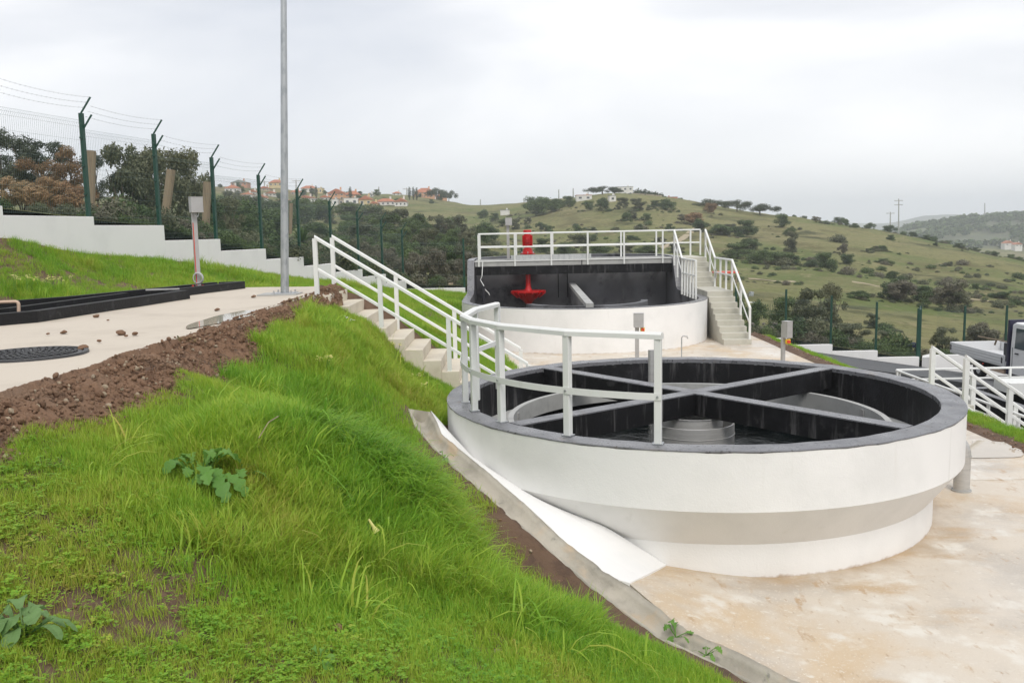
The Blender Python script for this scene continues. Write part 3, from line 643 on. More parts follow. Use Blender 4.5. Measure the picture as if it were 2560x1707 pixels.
def beam(p0, p1, s=0):
    m_ = MB(); m_.bar((p0.x, p0.y, 1.30 - hB / 2 - .006), (p1.x, p1.y, 1.30 - hB / 2 - .006), wB, hB - .012)
    o = m_.build('beam', black, T); 
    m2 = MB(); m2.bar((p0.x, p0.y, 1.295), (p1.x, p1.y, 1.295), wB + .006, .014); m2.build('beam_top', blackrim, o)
    return o
beam(ray_to_wall(-dirA), ray_to_wall(dirA))
off = (wB / 2 + .003) / max(.2, math.sqrt(1 - dirA.dot(dirB) ** 2))
beam(ray_to_wall(-dirB), bc - dirB * off); beam(bc + dirB * off, ray_to_wall(dirB))
wl = MB(); wl.lathe([(0.001, .45), (2.419, .45)], c3, 96); o = wl.build('water', waterm, kind='structure')
dr = MB(); dr.lathe([(.5, .3), (.5, .93), (.49, .935), (.48, .93), (.48, .6)], c3, 56); o = dr.build('centre_drum', steel, T, smooth=True)
dr = MB(); dr.lathe([(.36, .7), (.36, 1.01), (.372, 1.015), (.36, 1.02), (.345, 1.015), (.345, .7)], c3, 56); dr.build('inner_ring', steel, o, smooth=True)
dr = MB(); dr.lathe([(.503, .80), (.507, .803), (.503, .806)], c3, 56); dr.build('weld_seam', steel, o, smooth=True)
pp = at(1627.5, 900, 12.9)
m_ = MB(); m_.tube([(pp.x, pp.y, .35), (pp.x, pp.y, 1.545)], .042, 16, cap=False); m_.tube([(pp.x, pp.y, .62), (pp.x, pp.y, 1.543)], .037, 16)
m_.build('standpipe', steel, T, smooth=True)
for px, py in ((1262, 1040), (2148, 1034)):
    q = onz(px, py, .93); a = math.atan2(q.y - TC[1], q.x - TC[0])
    MB().box((TC[0] + 2.195 * math.cos(a), TC[1] + 2.195 * math.sin(a), .90), (.02, .07, .16), a).build('baffle_plate', steel, T)

# handrail standing on its rim
H = thing('tank_handrail', 'white tubular handrail curving along the left rim of the round tank', 'handrail', (TC[0], TC[1], 1.3))
rp = [onz(1313, 951, 1.30), onz(1213, 973, 1.30), onz(1162, 1006, 1.30), onz(1173, 1028, 1.30), onz(1241, 1057, 1.30), onz(1414, 1091, 1.30), onz(1645, 1110, 1.30)]
TOPZ = 2.335
def radial(p, r):
    d = Vector((p.x - TC[0], p.y - TC[1], 0)).normalized(); return Vector((TC[0] + d.x * r, TC[1] + d.y * r, 0))
pos = []
for i, p in enumerate(rp):
    q = radial(p, 2.70 if i < 2 else 2.79); pos.append(q)
    a = math.atan2(q.y - TC[1], q.x - TC[0])
    z0 = 1.16 if i < 2 else 1.303
    o = MB().box((q.x, q.y, (z0 + TOPZ - .05) / 2), (.068, .068, TOPZ - .05 - z0), a).build('post', rail, H, bevel=.006)
    if i < 2:
        for zz in (1.20, 1.245): MB().tube([(q.x + .03 * math.cos(a + 1.57), q.y + .03 * math.sin(a + 1.57), zz), (q.x + .055 * math.cos(a + 1.57), q.y + .055 * math.sin(a + 1.57), zz)], .009, 6).build('bolt', steel, o)
    else:
        MB().box((q.x, q.y, 1.308), (.10, .10, .008), a).build('base_plate', galv, o)
tr = MB()
endp = pos[-1] + (pos[-1] - pos[-2]).normalized() * .04
tp = [pos[0]] + pos[1:-1] + [endp]
def mitre(mb, pts, z, wd, ht):
    """one continuous rail through pts at height z with mitred corners"""
    P = [Vector((p.x, p.y, z if not hasattr(z, '__len__') else z[i])) for i, p in enumerate(pts)]; n = len(P); ring = []
    for i in range(n):
        t0 = (P[i] - P[i - 1]).normalized() if i else None; t1 = (P[i + 1] - P[i]).normalized() if i < n - 1 else None
        t = ((t0 or t1) + (t1 or t0)).normalized(); sd = t.cross(Vector((0, 0, 1))).normalized()
        k = 1 / max(.35, t.dot(t1 or t0))
        ring += [P[i] + sd * x * wd / 2 * k + Vector((0, 0, zz * ht / 2)) for x, zz in ((-1, -1), (1, -1), (1, .4), (.55, 1), (-.55, 1), (-1, .4))]
    fs = [tuple(range(5, -1, -1)), tuple((n - 1) * 6 + j for j in range(6))]
    for i in range(n - 1):
        for j in range(6): fs.append((i * 6 + j, i * 6 + (j + 1) % 6, (i + 1) * 6 + (j + 1) % 6, (i + 1) * 6 + j))
    mb.add(ring, fs)
mitre(tr, tp, TOPZ - .02, .085, .062); tr.build('top_rail', rail, H)
mr_ = MB(); angs = [math.atan2(p.y - TC[1], p.x - TC[0]) for p in pos]; angs = [a if a > 0 else a + 2 * math.pi for a in angs]
for a_, b_ in ((angs[1], angs[-1] + .012),):
    mr_.lathe([(2.826, 1.72), (2.832, 1.72), (2.832, 1.785), (2.826, 1.785), (2.826, 1.72)], c3, 60, a_ - .03, b_)
mid_o = mr_.build('mid_rail', rail, H, smooth=False)
for p_ in pos[2:]:
    q_ = radial(p_, 2.836); a = math.atan2(q_.y - TC[1], q_.x - TC[0])
    MB().tube([(q_.x - .01 * math.cos(a), q_.y - .01 * math.sin(a), 1.752), (q_.x + .006 * math.cos(a), q_.y + .006 * math.sin(a), 1.752)], .011, 8).build('bolt', galv, mid_o)
MB().bar((pos[0].x, pos[0].y, 1.80), (pos[1].x, pos[1].y, 1.80), .03, .06).build('mid_rail', rail, H)

# ------------------------------------------------------------------ generic straight handrail
def handrail(name, label, pts, ht, post_at, group=None, th=.06, mid=True, drop=.0, post_h=None, cat='handrail', mids=(.5,)):
    """pts: foot line (x,y,z); posts at the fractions in post_at along it"""
    P = [Vector(p) for p in pts]; L = [0]
    for a, b in zip(P[:-1], P[1:]): L.append(L[-1] + (b - a).length)
    def ev(t):
        s = t * L[-1]
        for i in range(len(P) - 1):
            if s <= L[i + 1] + 1e-6:
                return P[i] + (P[i + 1] - P[i]) * ((s - L[i]) / (L[i + 1] - L[i]))
        return P[-1]
    o = thing(name, label, cat, P[0], group)
    a = math.atan2(P[-1].y - P[0].y, P[-1].x - P[0].x)
    for t in post_at:
        q = ev(t); MB().box((q.x, q.y, q.z - drop + (ht - .02 + drop) / 2), (th, th, ht - .02 + drop), a).build('post', rail, o)
    m_ = MB(); mitre(m_, P, [p.z + ht for p in P], th * 1.12, th * .9); m_.build('top_rail', rail, o)
    for f in mids:
        m_ = MB(); mitre(m_, P, [p.z + ht * f for p in P], th * .5, th * .85); m_.build('mid_rail', rail, o)
    return o

# ------------------------------------------------------------------ left stairs, platform to yard
zp = EYE + PLAT; nst = 13; rise = (zp - 0.0) / nst; tread = .287; x0 = -3.15; ya, yb = 14.25, 15.75
S = thing('stairs', 'pale concrete stairs dropping from the upper platform behind the round tank', 'stairs', (x0, ya, 0))
for k in range(nst):
    zt = zp - k * rise; xa = x0 + k * tread
    m_ = MB(); m_.box((xa + tread / 2 + .0, (ya + yb) / 2, zt - .3), (tread, yb - ya, .6)); m_.build('step', wstepm, S, bevel=.008)
zl = lambda x: zp - (x - x0) / tread * rise
for yy, nm, xs in ((ya + .05, 'near', (x0 + .07, x0 + 1.07, x0 + 2.14, x0 + 3.4)), (yb - .05, 'far', (x0 + .07, x0 + 1.15, x0 + 2.15, x0 + 3.3))):
    f = [(xs[0], yy, zl(xs[0]) - .02), (xs[-1], yy, zl(xs[-1]) - .02)]
    handrail('stair_handrail', 'white sloping handrail along the ' + nm + ' side of the left concrete stairs', f, .98, [(x - xs[0]) / (xs[-1] - xs[0]) for x in xs], 'handrails of the left stairs', .068)

# ------------------------------------------------------------------ aeration tank
zr = EYE - 2.1; zd = EYE - 1.04; RU = 3.7; yd = 31.6; CF = 33.0
A_ = thing('aeration_tank', 'long white aeration tank with black inside and a raised deck across it', 'tank', (UC[0], UC[1], 0))
def oval(r, n=48):
    """plan outline: near half circle, straight sides, far half circle, starting at the left side of the deck and running round the near end"""
    pts = [(UC[0] - r, yy) for yy in np.linspace(CF, UC[1], 24)]
    pts += [(UC[0] + r * math.cos(a), UC[1] + r * math.sin(a)) for a in np.linspace(math.pi, 2 * math.pi, n)][1:]
    pts += [(UC[0] + r, yy) for yy in np.linspace(UC[1], CF, 24)][1:]
    pts += [(UC[0] + r * math.cos(a), CF + r * math.sin(a)) for a in np.linspace(0, math.pi, n)][1:-1]
    return pts
def rimz(x, y):
    if y > yd - .05: return zd + .04
    if y > yd - .85: return zr + (zd + .04 - zr) * (y - (yd - .85)) / .8
    return zr
Po, Pi = oval(RU), oval(RU - .24); n = len(Po)
loop = list(range(n)) + [0]
MB().strip([(Po[i][0], Po[i][1], -.05) for i in loop], [(Po[i][0], Po[i][1], rimz(*Po[i]) - .012) for i in loop]).build('outer_wall', wallw, A_, smooth=True)
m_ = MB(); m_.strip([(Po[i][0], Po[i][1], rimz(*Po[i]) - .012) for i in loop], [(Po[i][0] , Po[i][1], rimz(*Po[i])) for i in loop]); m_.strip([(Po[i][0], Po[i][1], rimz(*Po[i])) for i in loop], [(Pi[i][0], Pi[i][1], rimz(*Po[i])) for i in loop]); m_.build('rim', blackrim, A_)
MB().strip([(Pi[i][0], Pi[i][1], rimz(*Po[i])) for i in loop], [(Pi[i][0], Pi[i][1], -.6) for i in loop]).build('inner_wall', blackw, A_, smooth=True)
MB().add([(p[0], p[1], -.55) for p in Pi], [tuple(range(n))]).build('floor', black, A_)
# deck, beam and back wall
DX0, DX1 = UC[0] - RU + .26, UC[0] + RU - .25
MB().box(((DX0 + DX1) / 2, yd + .22, zd - .10), (DX1 - DX0, .44, .20)).build('deck', greyc, A_)
MB().box(((DX0 + DX1) / 2, 33.07, zd - .10), (DX1 - DX0, .46, .20)).build('deck', greyc, A_)  # deck split in two: unseen slot added so skylight reaches the back wall
MB().box((ax_ if 'ax_' in globals() else .62, 32.34, zd - .08), (.9, .98, .16)).build('motor_plate', galv, A_)
for k in range(5): MB().box((DX0 + 2.2 + k * 1.1, 32.34, zd - .12), (.12, .98, .2)).build('cross_beam', greyc, A_)
MB().box(((DX0 + DX1) / 2, yd + .06, zd - .355), (DX1 - DX0 - .01, .11, .30)).build('deck_beam', black, A_)
MB().box(((DX0 + DX1) / 2, yd - .015, zd - .02), (DX1 - DX0 + .2, .03, .035)).build('edge_trim', rail, A_)
MB().box(((DX0 + DX1) / 2, 32.75, .78), (DX1 - DX0 - .012, .2, 2.55)).build('back_wall', blackw, A_)
MB().bar((UC[0] + .02, 32.62, 1.30), (UC[0] + .02, 25.4, 1.15), .22, .12).build('divider_top', greyc, A_)
MB().prism([(UC[0] - .09, 32.62), (UC[0] + .13, 32.62), (UC[0] + .13, 25.6), (UC[0] - .09, 25.6)], -.5, [1.24, 1.24, 1.09, 1.09]).build('divider_wall', blackw, A_)
gl = MB(); gl.lathe([(1.75, -.5), (1.75, 1.13), (1.95, 1.13), (1.95, -.5)], (UC[0], UC[1]), 40, math.pi + .45, 2 * math.pi); 
gl.add([(UC[0] + r_, UC[1], z_) for r_, z_ in ((1.75, -.5), (1.75, 1.13), (1.95, 1.13), (1.95, -.5))], [(0, 1, 2, 3)]); gl.build('guide_wall', blackw, A_)
m_ = MB(); 
for x_, w_ in ((1.72, .03), (2.05, .03)): m_.box((x_, 32.645, 1.35), (w_, .02, 1.0))
m_.box((1.885, 32.645, 1.84), (.36, .022, .03)); m_.build('niche_frame', black, A_)
o = MB().box((2.5, yd - .002, zd - .16), (.03, .01, .28)).build('deck_joint', black, A_)
# deck railings
def deckx(px): return (px - 1280) / FPX * 31.8 + .02
Hd = handrail('deck_handrail', 'white guard rail along the front edge of the aeration tank deck', [(deckx(1200), yd - .03, zd), (deckx(1656), yd - .03, zd)], .93, [(x_ - 1200) / 456 for x_ in (1200.5, 1290, 1380, 1470, 1560, 1655.5)], 'guard rails of the deck', .055, drop=.2)
handrail('deck_handrail', 'white guard rail along the back edge of the aeration tank deck', [(deckx(1203) - .04, 33.28, zd), (deckx(1754) + .28, 33.28, zd)], .93, [0, .165, .33, .49, .64, .80, .955, 1], 'guard rails of the deck', .055)
tpn = thing('toe_panel', 'ribbed pale metal kick panel along the deck edge beside the red aerator', 'panel', (deckx(1280), yd, zd))
pa, pb = deckx(1281), deckx(1479)
MB().box(((pa + pb) / 2, yd + .03, zd + .09), (pb - pa, .015, .18)).build('sheet', galv, tpn)
m_ = MB()
for k in range(66): m_.box((pa + (k + .5) * (pb - pa) / 66, yd + .018, zd + .09), (.016, .012, .17))
o = m_.build('rib', rail, tpn)
o['kind'] = 'stuff'

# red aerator
ax_ = (1322 - 1280) / FPX * 32.0 + .02; ay = 31.98
R_ = thing('surface_aerator', 'red surface aerator with motor above the deck and a finned cone below', 'aerator', (ax_, ay, zd))
zt = at(1322, 575, ay).z
m_ = MB(); m_.lathe([(.001, zt), (.13, zt), (.145, zt - .02), (.145, zt - .12), (.125, zt - .13), (.125, zt - .17), (.155, zt - .18), (.155, zt - .58), (.125, zt - .60), (.125, zt - .64)], (ax_, ay), 24); mo = m_.build('motor', red, R_, smooth=True)
m_ = MB()
for k in range(16):
    a = 2 * math.pi * k / 16; m_.box((ax_ + .165 * math.cos(a), ay + .165 * math.sin(a), zt - .38), (.03, .012, .38), a)
m_.build('cooling_fin', red, mo)['kind'] = 'stuff'
MB().box((ax_, ay - .17, zt - .36), (.12, .07, .16)).build('terminal_box', red, mo, bevel=.01)
m_ = MB(); m_.lathe([(.125, zt - .64), (.17, zt - .66), (.17, zt - .72), (.19, zt - .80), (.26, zt - .82), (.26, zt - .85), (.12, zt - .85), (.12, zd - .02)], (ax_, ay), 24); gb_ = m_.build('gearbox', red, R_, smooth=True)
for k in range(6):
    a = 2 * math.pi * (k + .5) / 6; MB().tube([(ax_ + .235 * math.cos(a), ay + .235 * math.sin(a), zt - .90), (ax_ + .235 * math.cos(a), ay + .235 * math.sin(a), zt - .76)], .017, 8).build('bolt', steel, gb_)
zc = at(1322, 726, ay).z
MB().lathe([(.085, zd - .2), (.085, zc + .25), (.095, zc + .12), (.13, zc + .02), (.16, zc)], (ax_, ay), 20).build('shaft', red, R_, smooth=True)
cone = MB(); cone.lathe([(.1, zc + .012), (.60, zc), (.60, zc - .05), (.40, zc - .22), (.20, zc - .36), (.08, zc - .50), (.001, zc - .52)], (ax_, ay), 32); co = cone.build('impeller_cone', red, R_, smooth=True)
for k in range(14):
    a = 2 * math.pi * k / 14; ca, sa = math.cos(a), math.sin(a)
    m_ = MB(); th_ = Vector((-sa, ca, 0)) * .012
    prof_ = [(.62, zc + .012), (.62, zc - .09), (.42, zc - .26), (.40, zc - .2), (.58, zc - .04)]
    vs = [Vector((ax_ + r * ca, ay + r * sa, z)) + s_ * th_ for s_ in (-1, 1) for r, z in prof_]
    m_.add(vs, [(0, 1, 2, 3, 4), (9, 8, 7, 6, 5)] + [(i, (i + 1) % 5, 5 + (i + 1) % 5, 5 + i) for i in range(5)]); m_.build('vane', red, co)

# right stairs up to the deck
sx0, sx1 = UC[0] + RU + .02, UC[0] + RU + .80
S2 = thing('stairs', 'grey concrete stairs with a landing climbing the right side of the aeration tank', 'stairs', (sx0, 24.9, 0))
r2 = zd / 15; ty = .27; ys = 24.95
ylist = []
for k in range(9):
    z_ = (k + 1) * r2; y_ = ys + k * ty
    yl = ty if k < 8 else 2.3
    MB().box(((sx0 + sx1) / 2, y_ + yl / 2, z_ / 2 - .03), (sx1 - sx0, yl, z_ + .06)).build('step' if k < 8 else 'landing', stepm, S2, bevel=.008)
yl2 = ys + 8 * ty + 2.3
for k in range(6):
    z_ = (10 + k) * r2; y_ = yl2 + k * ty; yl = ty if k < 5 else 33.3 - y_
    MB().box(((sx0 + sx1) / 2, y_ + yl / 2, z_ / 2 - .03), (sx1 - sx0, yl, z_ + .06)).build('step', stepm, S2, bevel=.008)
zL = 9 * r2; xr = sx1 - .04
path = [(xr, ys + .05, r2 * .6), (xr, ys + 8 * ty, zL), (xr, yl2 - .02, zL), (xr, yl2 + 5 * ty + .1, zd)]
tot = [0]
for a, b in zip(path[:-1], path[1:]): tot.append(tot[-1] + (Vector(b) - Vector(a)).length)
pa_ = [0.005, .5 * tot[1] / tot[-1], tot[1] / tot[-1], (tot[1] + .33 * (tot[2] - tot[1])) / tot[-1], (tot[1] + .66 * (tot[2] - tot[1])) / tot[-1], tot[2] / tot[-1], (tot[2] + tot[3]) / 2 / tot[-1], .995]
hr2 = handrail('stair_handrail', 'white handrail along the outer side of the grey stairs to the deck', path, .93, pa_, 'handrails of the stairs to the deck', .055)
xl = UC[0] + RU - .3
path = [(xl, ys + 8 * ty + .1, zL), (xl, yl2 + .05, zL), (xl, yl2 + 5 * ty + .1, zd)]
tot = [0]
for a, b in zip(path[:-1], path[1:]): tot.append(tot[-1] + (Vector(b) - Vector(a)).length)
k1 = tot[1] / tot[-1]
handrail('stair_handrail', 'white handrail on the tank side of the landing with posts hanging inside the wall', path, .93, [.005, k1 * .2, k1 * .4, k1 * .6, k1 * .8, k1, .82, .995], 'handrails of the stairs to the deck', .055, drop=.25)
q = at(1775, 692, yl2 - 1.0)
o = MB().box((xr + .01, yl2 - .05, zL + .42), (.02, .30, .28)).build('small_sign', boxm); tag(o, 'small pale plate fixed to the stair handrail at the landing', 'sign')

# ------------------------------------------------------------------ control boxes on posts, taps, pipes
def control_box(label, x, y, z0, top, bw=.24, bd=.16, bh=.30, pw=.085, rz=0., button=None, coil=False, back=False):
    o = thing('control_box', label, 'control box', (x, y, z0), 'control boxes on posts')
    MB().box((x, y, (z0 + top - .05) / 2), (pw, pw * .7, top - .05 - z0), rz).build('post', boxm, o, bevel=.004)
    bx = Vector((0.03, -.06, 0)); bx.rotate(Matrix.Rotation(rz, 3, 'Z'))
    b_ = MB(); b_.box((x + bx.x, y + bx.y, top - bh / 2), (bw, bd, bh), rz); bo = b_.build('box', boxm, o, bevel=.006)
    MB().box((x + bx.x, y + bx.y, top + .004), (bw + .008, bd + .008, .008), rz).build('lid', boxm, bo)
    MB().box((x, y, z0 + .006), (.16, .16, .012), rz).build('base_plate', galv, o)
    if button:
        m_ = MB(); p_ = Vector((x + button[0], y - .075, z0 + button[1])); m_.box(p_, (.085, .06, .085)); yo = m_.build('stop_button_case', yellow, o, bevel=.01)
        MB().tube([p_ + Vector((0, -.03, 0)), p_ + Vector((0, -.07, 0))], .03, 12).build('stop_button', redbtn, yo)
    if coil:
        m_ = MB()
        for k in range(3):
            m_.tube([(x + .03 + (.088 - .006 * k) * math.cos(a), y - .07 - .012 * k, z0 + .25 + (.1 - .006 * k) * math.sin(a)) for a in np.linspace(0, 2 * math.pi, 28)], .008, 6, cap=False)
        m_.build('cable_coil', cable, o)
        MB().tube([(x - .012, y - .04, z0 + .1), (x - .012, y - .04, z0 + 1.2)], .008, 6).build('cable', redbtn, o)
        MB().tube([(x + .02, y - .07, top - bh), (x + .05, y - .09, top - bh - .06), (x + .09, y - .08, top - bh - .07), (x + .11, y - .07, top - bh)], .008, 6).build('cable_loop', cable, o)
        m_ = MB(); m_.tube([(x - .085, y - .05, z0), (x - .075, y - .05, z0 + .13)], .02, 8); m_.tube([(x + .1, y - .05, z0), (x + .095, y - .05, z0 + .13)], .02, 8); m_.build('conduit', redbtn, o)
    return o
q = onz(497, 731, zp); control_box('tall grey control box on a post with a coiled cable beside the black channel', q.x, q.y, zp, zp + 1.63, .20, .19, .26, .085, .55, coil=True)
control_box('grey control box with a yellow button standing between the two white tanks', 2.52, 18.0, 0, 1.60, .20, .14, .28, .08, -.1, button=(.10, 1.28))
control_box('grey control box with a yellow and red stop button right of the stairs', 4.83, 15.9, 0, 1.60, .13, .14, .29, .07, .5, button=(.06, 1.25))
q = at(1271, 640, 32.6); control_box('slim grey control box on the aeration deck left of the red aerator', q.x, 32.7, zd, zd + at(1271, 545, 32.7).z - zd, .24, .18, .27, .10, 0)
t_ = thing('standpipe_tap', 'thin standpipe with a tap in front of the white aeration tank wall', 'tap', (3.99, 21.0, 0))
MB().tube([(3.99, 21, 0), (3.99, 21, .72), (4.01, 20.98, .755), (4.05, 20.96, .76)], .014, 8).build('pipe', galv, t_)
MB().tube([(4.05, 20.96, .76), (4.10, 20.93, .755), (4.12, 20.92, .70)], .02, 8).build('tap', steel, t_)
q = onz(2403, 1226, 0.0)
e_ = thing('elbow_pipe', 'thick stainless pipe bending from the yard into the side of the round tank', 'pipe', (q.x, q.y, 0))
tv = Vector((TC[0] - q.x, TC[1] - q.y, 0)).normalized(); rb_ = .24; zb = .44
arc = [Vector((q.x, q.y, zb)) + tv * rb_ * (1 - math.cos(a)) + Vector((0, 0, rb_ * math.sin(a))) for a in np.linspace(0, math.pi / 2, 12)]
MB().tube([(q.x, q.y, 0), (q.x, q.y, zb)], .095, 24).build('riser', steel, e_, smooth=True)
MB().tube([tuple(p) for p in arc] + [tuple(arc[-1] + tv * .3)], .096, 24).build('elbow', steel, e_, smooth=True)
MB().tube([(q.x, q.y, zb - .008), (q.x, q.y, zb + .008)], .1, 24).build('weld_ring', steel, e_)
MB().tube([(q.x, q.y, 0), (q.x, q.y, .02)], .115, 24).build('grout_collar', greyc, e_)

# ------------------------------------------------------------------ lamp post
q = onz(712, 736, zp); tq = at(706, -260, 14.6)
L_ = thing('lamp_post', 'tall tapering galvanised lamp post on the edge of the platform', 'lamp post', (q.x, q.y, zp))
MB().tube([(q.x, q.y, zp), (q.x + (tq.x - q.x) * .5, q.y, zp + (tq.z - zp) * .5), (tq.x, q.y, tq.z)], [.068, .055, .042], 12).build('pole', galv, L_, smooth=True)
MB().box((q.x, q.y, zp + .02), (.36, .36, .02)).build('base_plate', galv, L_)
for a, b in ((1, 1), (1, -1), (-1, 1), (-1, -1)): MB().tube([(q.x + .14 * a, q.y + .14 * b, zp + .03), (q.x + .14 * a, q.y + .14 * b, zp + .07)], .014, 6).build('bolt', steel, L_)
m_ = MB(); m_.box((q.x - .06, q.y - .06, zp + .012), (.62, .5, .02)); m_.build('footing', greyc, L_)

# ------------------------------------------------------------------ black channel on the platform
CH = thing('flow_channel', 'long low black flow channel with several walls on the upper platform', 'channel', (-5.8, 12, zp))
def kerb(pts, wd=.13, ht=.13, nm='channel_wall'):
    m_ = MB(); mitre_box(m_, [Vector((p[0], p[1], 0)) for p in pts], zp - .02, zp + ht, wd); return m_.build(nm, blackk, CH)
def mitre_box(mb, P, z0, z1, wd):
    n = len(P); ring = []
    for i in range(n):
        t0 = (P[i] - P[i - 1]).normalized() if i else None; t1 = (P[i + 1] - P[i]).normalized() if i < n - 1 else None
        t = ((t0 or t1) + (t1 or t0)).normalized(); sd = Vector((t.y, -t.x, 0)); k = 1 / max(.35, t.dot(t1 or t0))
        ring += [P[i] + sd * x * wd / 2 * k + Vector((0, 0, z)) for x, z in ((-1, z0), (1, z0), (1, z1), (-1, z1))]
    fs = [(3, 2, 1, 0), tuple((n - 1) * 4 + j for j in range(4))]
    for i in range(n - 1):
        for j in range(4): fs.append((i * 4 + j, i * 4 + (j + 1) % 4, (i + 1) * 4 + (j + 1) % 4, (i + 1) * 4 + j))
    mb.add(ring, fs)
kerb([(-6.6, 9.3), (-5.62, 10.55), (-5.12, 14.0)], .14, .135)
kerb([(-7.1, 10.2), (-6.3, 11.2), (-5.95, 13.9)], .11, .125)
kerb([(-7.6, 11.6), (-6.5, 13.2), (-6.0, 14.6), (-5.42, 16.5)], .12, .13)
kerb([(-5.5, 14.25), (-4.95, 16.6)], .12, .132)
kerb([(-5.05, 14.06), (-5.45, 14.16)], .11, .134)
kerb([(-5.36, 16.55), (-5.02, 16.62)], .10, .128)
MB().prism([(-7.6, 9.6), (-6.55, 9.4), (-5.6, 10.6), (-5.15, 13.9), (-5.5, 14.2), (-5.0, 16.5), (-5.4, 16.5), (-6.0, 14.6), (-6.5, 13.2), (-7.6, 11.7)], zp - .02, zp + .02).build('channel_floor', blackk, CH)
MB().box((-5.55, 14.35, zp + .14), (.5, .06, .02), .3).build('weir_plate', steel, CH)
ph = thing('pipe_hoop', 'beige plastic pipe hoop standing on the black channel at the frame edge', 'pipe', (-6.3, 10.9, zp))
a = at(47, 784, 10.8); b = at(46, 754, 10.8); c = at(-40, 757, 10.8); d = at(-42, 785, 10.8)
MB().tube([a, b + Vector((0, 0, -.03)), b + Vector((-.01, 0, -.008)), b + Vector((-.03, 0, 0)), c + Vector((.03, 0, 0)), c, d], .02, 10).build('pipe', beige, ph, smooth=True)

# ------------------------------------------------------------------ access cover
q = onz(90, 888, zp)
MC = thing('manhole_cover', 'round cast iron access cover with raised blocks set in the platform', 'manhole cover', (q.x - .06, q.y, zp))
cx_, cy_ = q.x - .06, q.y
MB().lathe([(.001, zp + .014), (.40, zp + .014), (.41, zp + .010), (.41, zp - .02)], (cx_, cy_), 40).build('plate', iron, MC)
MB().lathe([(.425, zp + .0), (.425, zp + .022), (.46, zp + .022), (.465, zp - .01)], (cx_, cy_), 40).build('frame', iron, MC)
m_ = MB()
for k in range(1, 9):
    r_ = .045 * k; nn = max(6, int(r_ * 100))
    for j in range(nn):
        a = 2 * math.pi * (j + .5 * (k % 2)) / nn; m_.box((cx_ + r_ * math.cos(a), cy_ + r_ * math.sin(a), zp + .018), (.026, .036, .016), a)
m_.build('raised_block', iron, MC)['kind'] = 'stuff'

# ------------------------------------------------------------------ boundary wall and fence
WALL = thing('boundary_wall', 'low white boundary wall stepping down behind the grass bank on the left', 'wall', (-8.6, 18.2, EYE))
FEN = thing('security_fence', 'dark green mesh fence with cranked posts and barbed wire on the left wall', 'fence', (-8.6, 18.2, EYE))
du = Vector((FB, 1, 0)).normalized(); sp_ = 2.39
wt = {-4: 1.35, -3: 1.05, -2: .80, -1: .60, 0: .44, 1: .27, 2: -.07, 3: -.37, 4: -.67, 5: -.96, 6: -1.27, 7: -1.56, 8: -1.93}
fp = {k: Vector((F0.x, 18.2, 0)) + du * sp_ * k for k in range(-5, 9)}
ang = math.atan2(du.y, du.x); PH = 2.03
def wire_panel(L, H, nv):
    m_ = MB(); r = .0019
    def w(p, q): 
        p, q = Vector(p), Vector(q); t = (q - p).normalized(); a = t.cross(Vector((0, 1, 0))).normalized(); b = t.cross(a)
        off = [a * r, -a * r * .5 + b * r * .87, -a * r * .5 - b * r * .87]
        m_.add([p + o_ for o_ in off] + [q + o_ for o_ in off], [(0, 1, 4, 3), (1, 2, 5, 4), (2, 0, 3, 5)])
    for i in range(nv + 1):
        x = L * i / nv; zs = [0, H * .93]
        w((x, 0, 0), (x, 0, H * .93)); w((x, 0, H * .93), (x, -.04, H * .965)); w((x, -.04, H * .965), (x, 0, H))
    for z in (0.02, .12, .5, .98, 1.08, 1.46, H * .93, H * .965, H): w((0, -.04 if z == H * .965 else -.003, z), (L, -.04 if z == H * .965 else -.003, z))
    me = bpy.data.meshes.new('mesh_panel'); me.from_pydata([tuple(v) for v in m_.v], [], m_.f); me.materials.append(wirem); return me
PM = wire_panel(sp_ - .06, PH - .18, 46)
barb_pts = {}
for k in range(-4, 9):
    a, b = fp[k - 1], fp[k]; zt = EYE + wt[k]
    m_ = MB(); g0 = fence_ground(a.y) + EYE; m_.prism([(a.x - .1, a.y), (a.x + .1, a.y), (b.x + .1, b.y), (b.x - .1, b.y)], [g0 - .5, g0 - .5, g0 - .8, g0 - .8], zt)
    m_.build('wall_section', white, WALL, bevel=.008)
    # post at the right-hand end of each section
    zb_ = zt - .32 if k < 8 else zt - .3; top = zt + PH
    m_ = MB(); m_.box((b.x - .02, b.y + .05, (zb_ + top) / 2), (.065, .085, top - zb_), ang - math.pi / 2); po = m_.build('post', greenp, FEN)
    for dz in (0, -.34):
        p0 = Vector((b.x - .02, b.y + .05, top + dz)); MB().bar(p0, p0 + Vector((.20, .02, .31)), .035, .012, up=(0, 1, 0)).build('cranked_arm', greenp, po)
    for j in range(3): MB().box((b.x - .03, b.y + .0, zt + .45 + j * .55), (.06, .05, .03), ang).build('clamp', greenp, po)
    o = link('mesh_panel', PM, FEN); o.location = Vector((a.x - .02, a.y + .07, zt + .04)) - ORIGIN[FEN.name]; o.rotation_euler = (0, 0, ang)
    for j in range(3):
        f_ = .34 + .32 * j
        p0 = Vector((a.x - .02 + .20 * f_, a.y + .05, EYE + wt[k] + PH + .31 * f_)); p1 = Vector((b.x - .02 + .20 * f_, b.y + .05, EYE + wt[k] + PH + .31 * f_))
        bw_ = MB(); pts = [p0.lerp(p1, t) - Vector((0, 0, .05 * 4 * t * (1 - t))) for t in np.linspace(0, 1, 7)]
        bw_.tube(pts, .0022, 3, cap=False)
        for t in np.linspace(.02, .98, 20):
            c_ = p0.lerp(p1, t) - Vector((0, 0, .05 * 4 * t * (1 - t)))
            bw_.bar(c_ + Vector((-.010, 0, -.013)), c_ + Vector((.010, 0, .013)), .003, .003)
        bw_.build('barbed_wire', barbm, FEN)

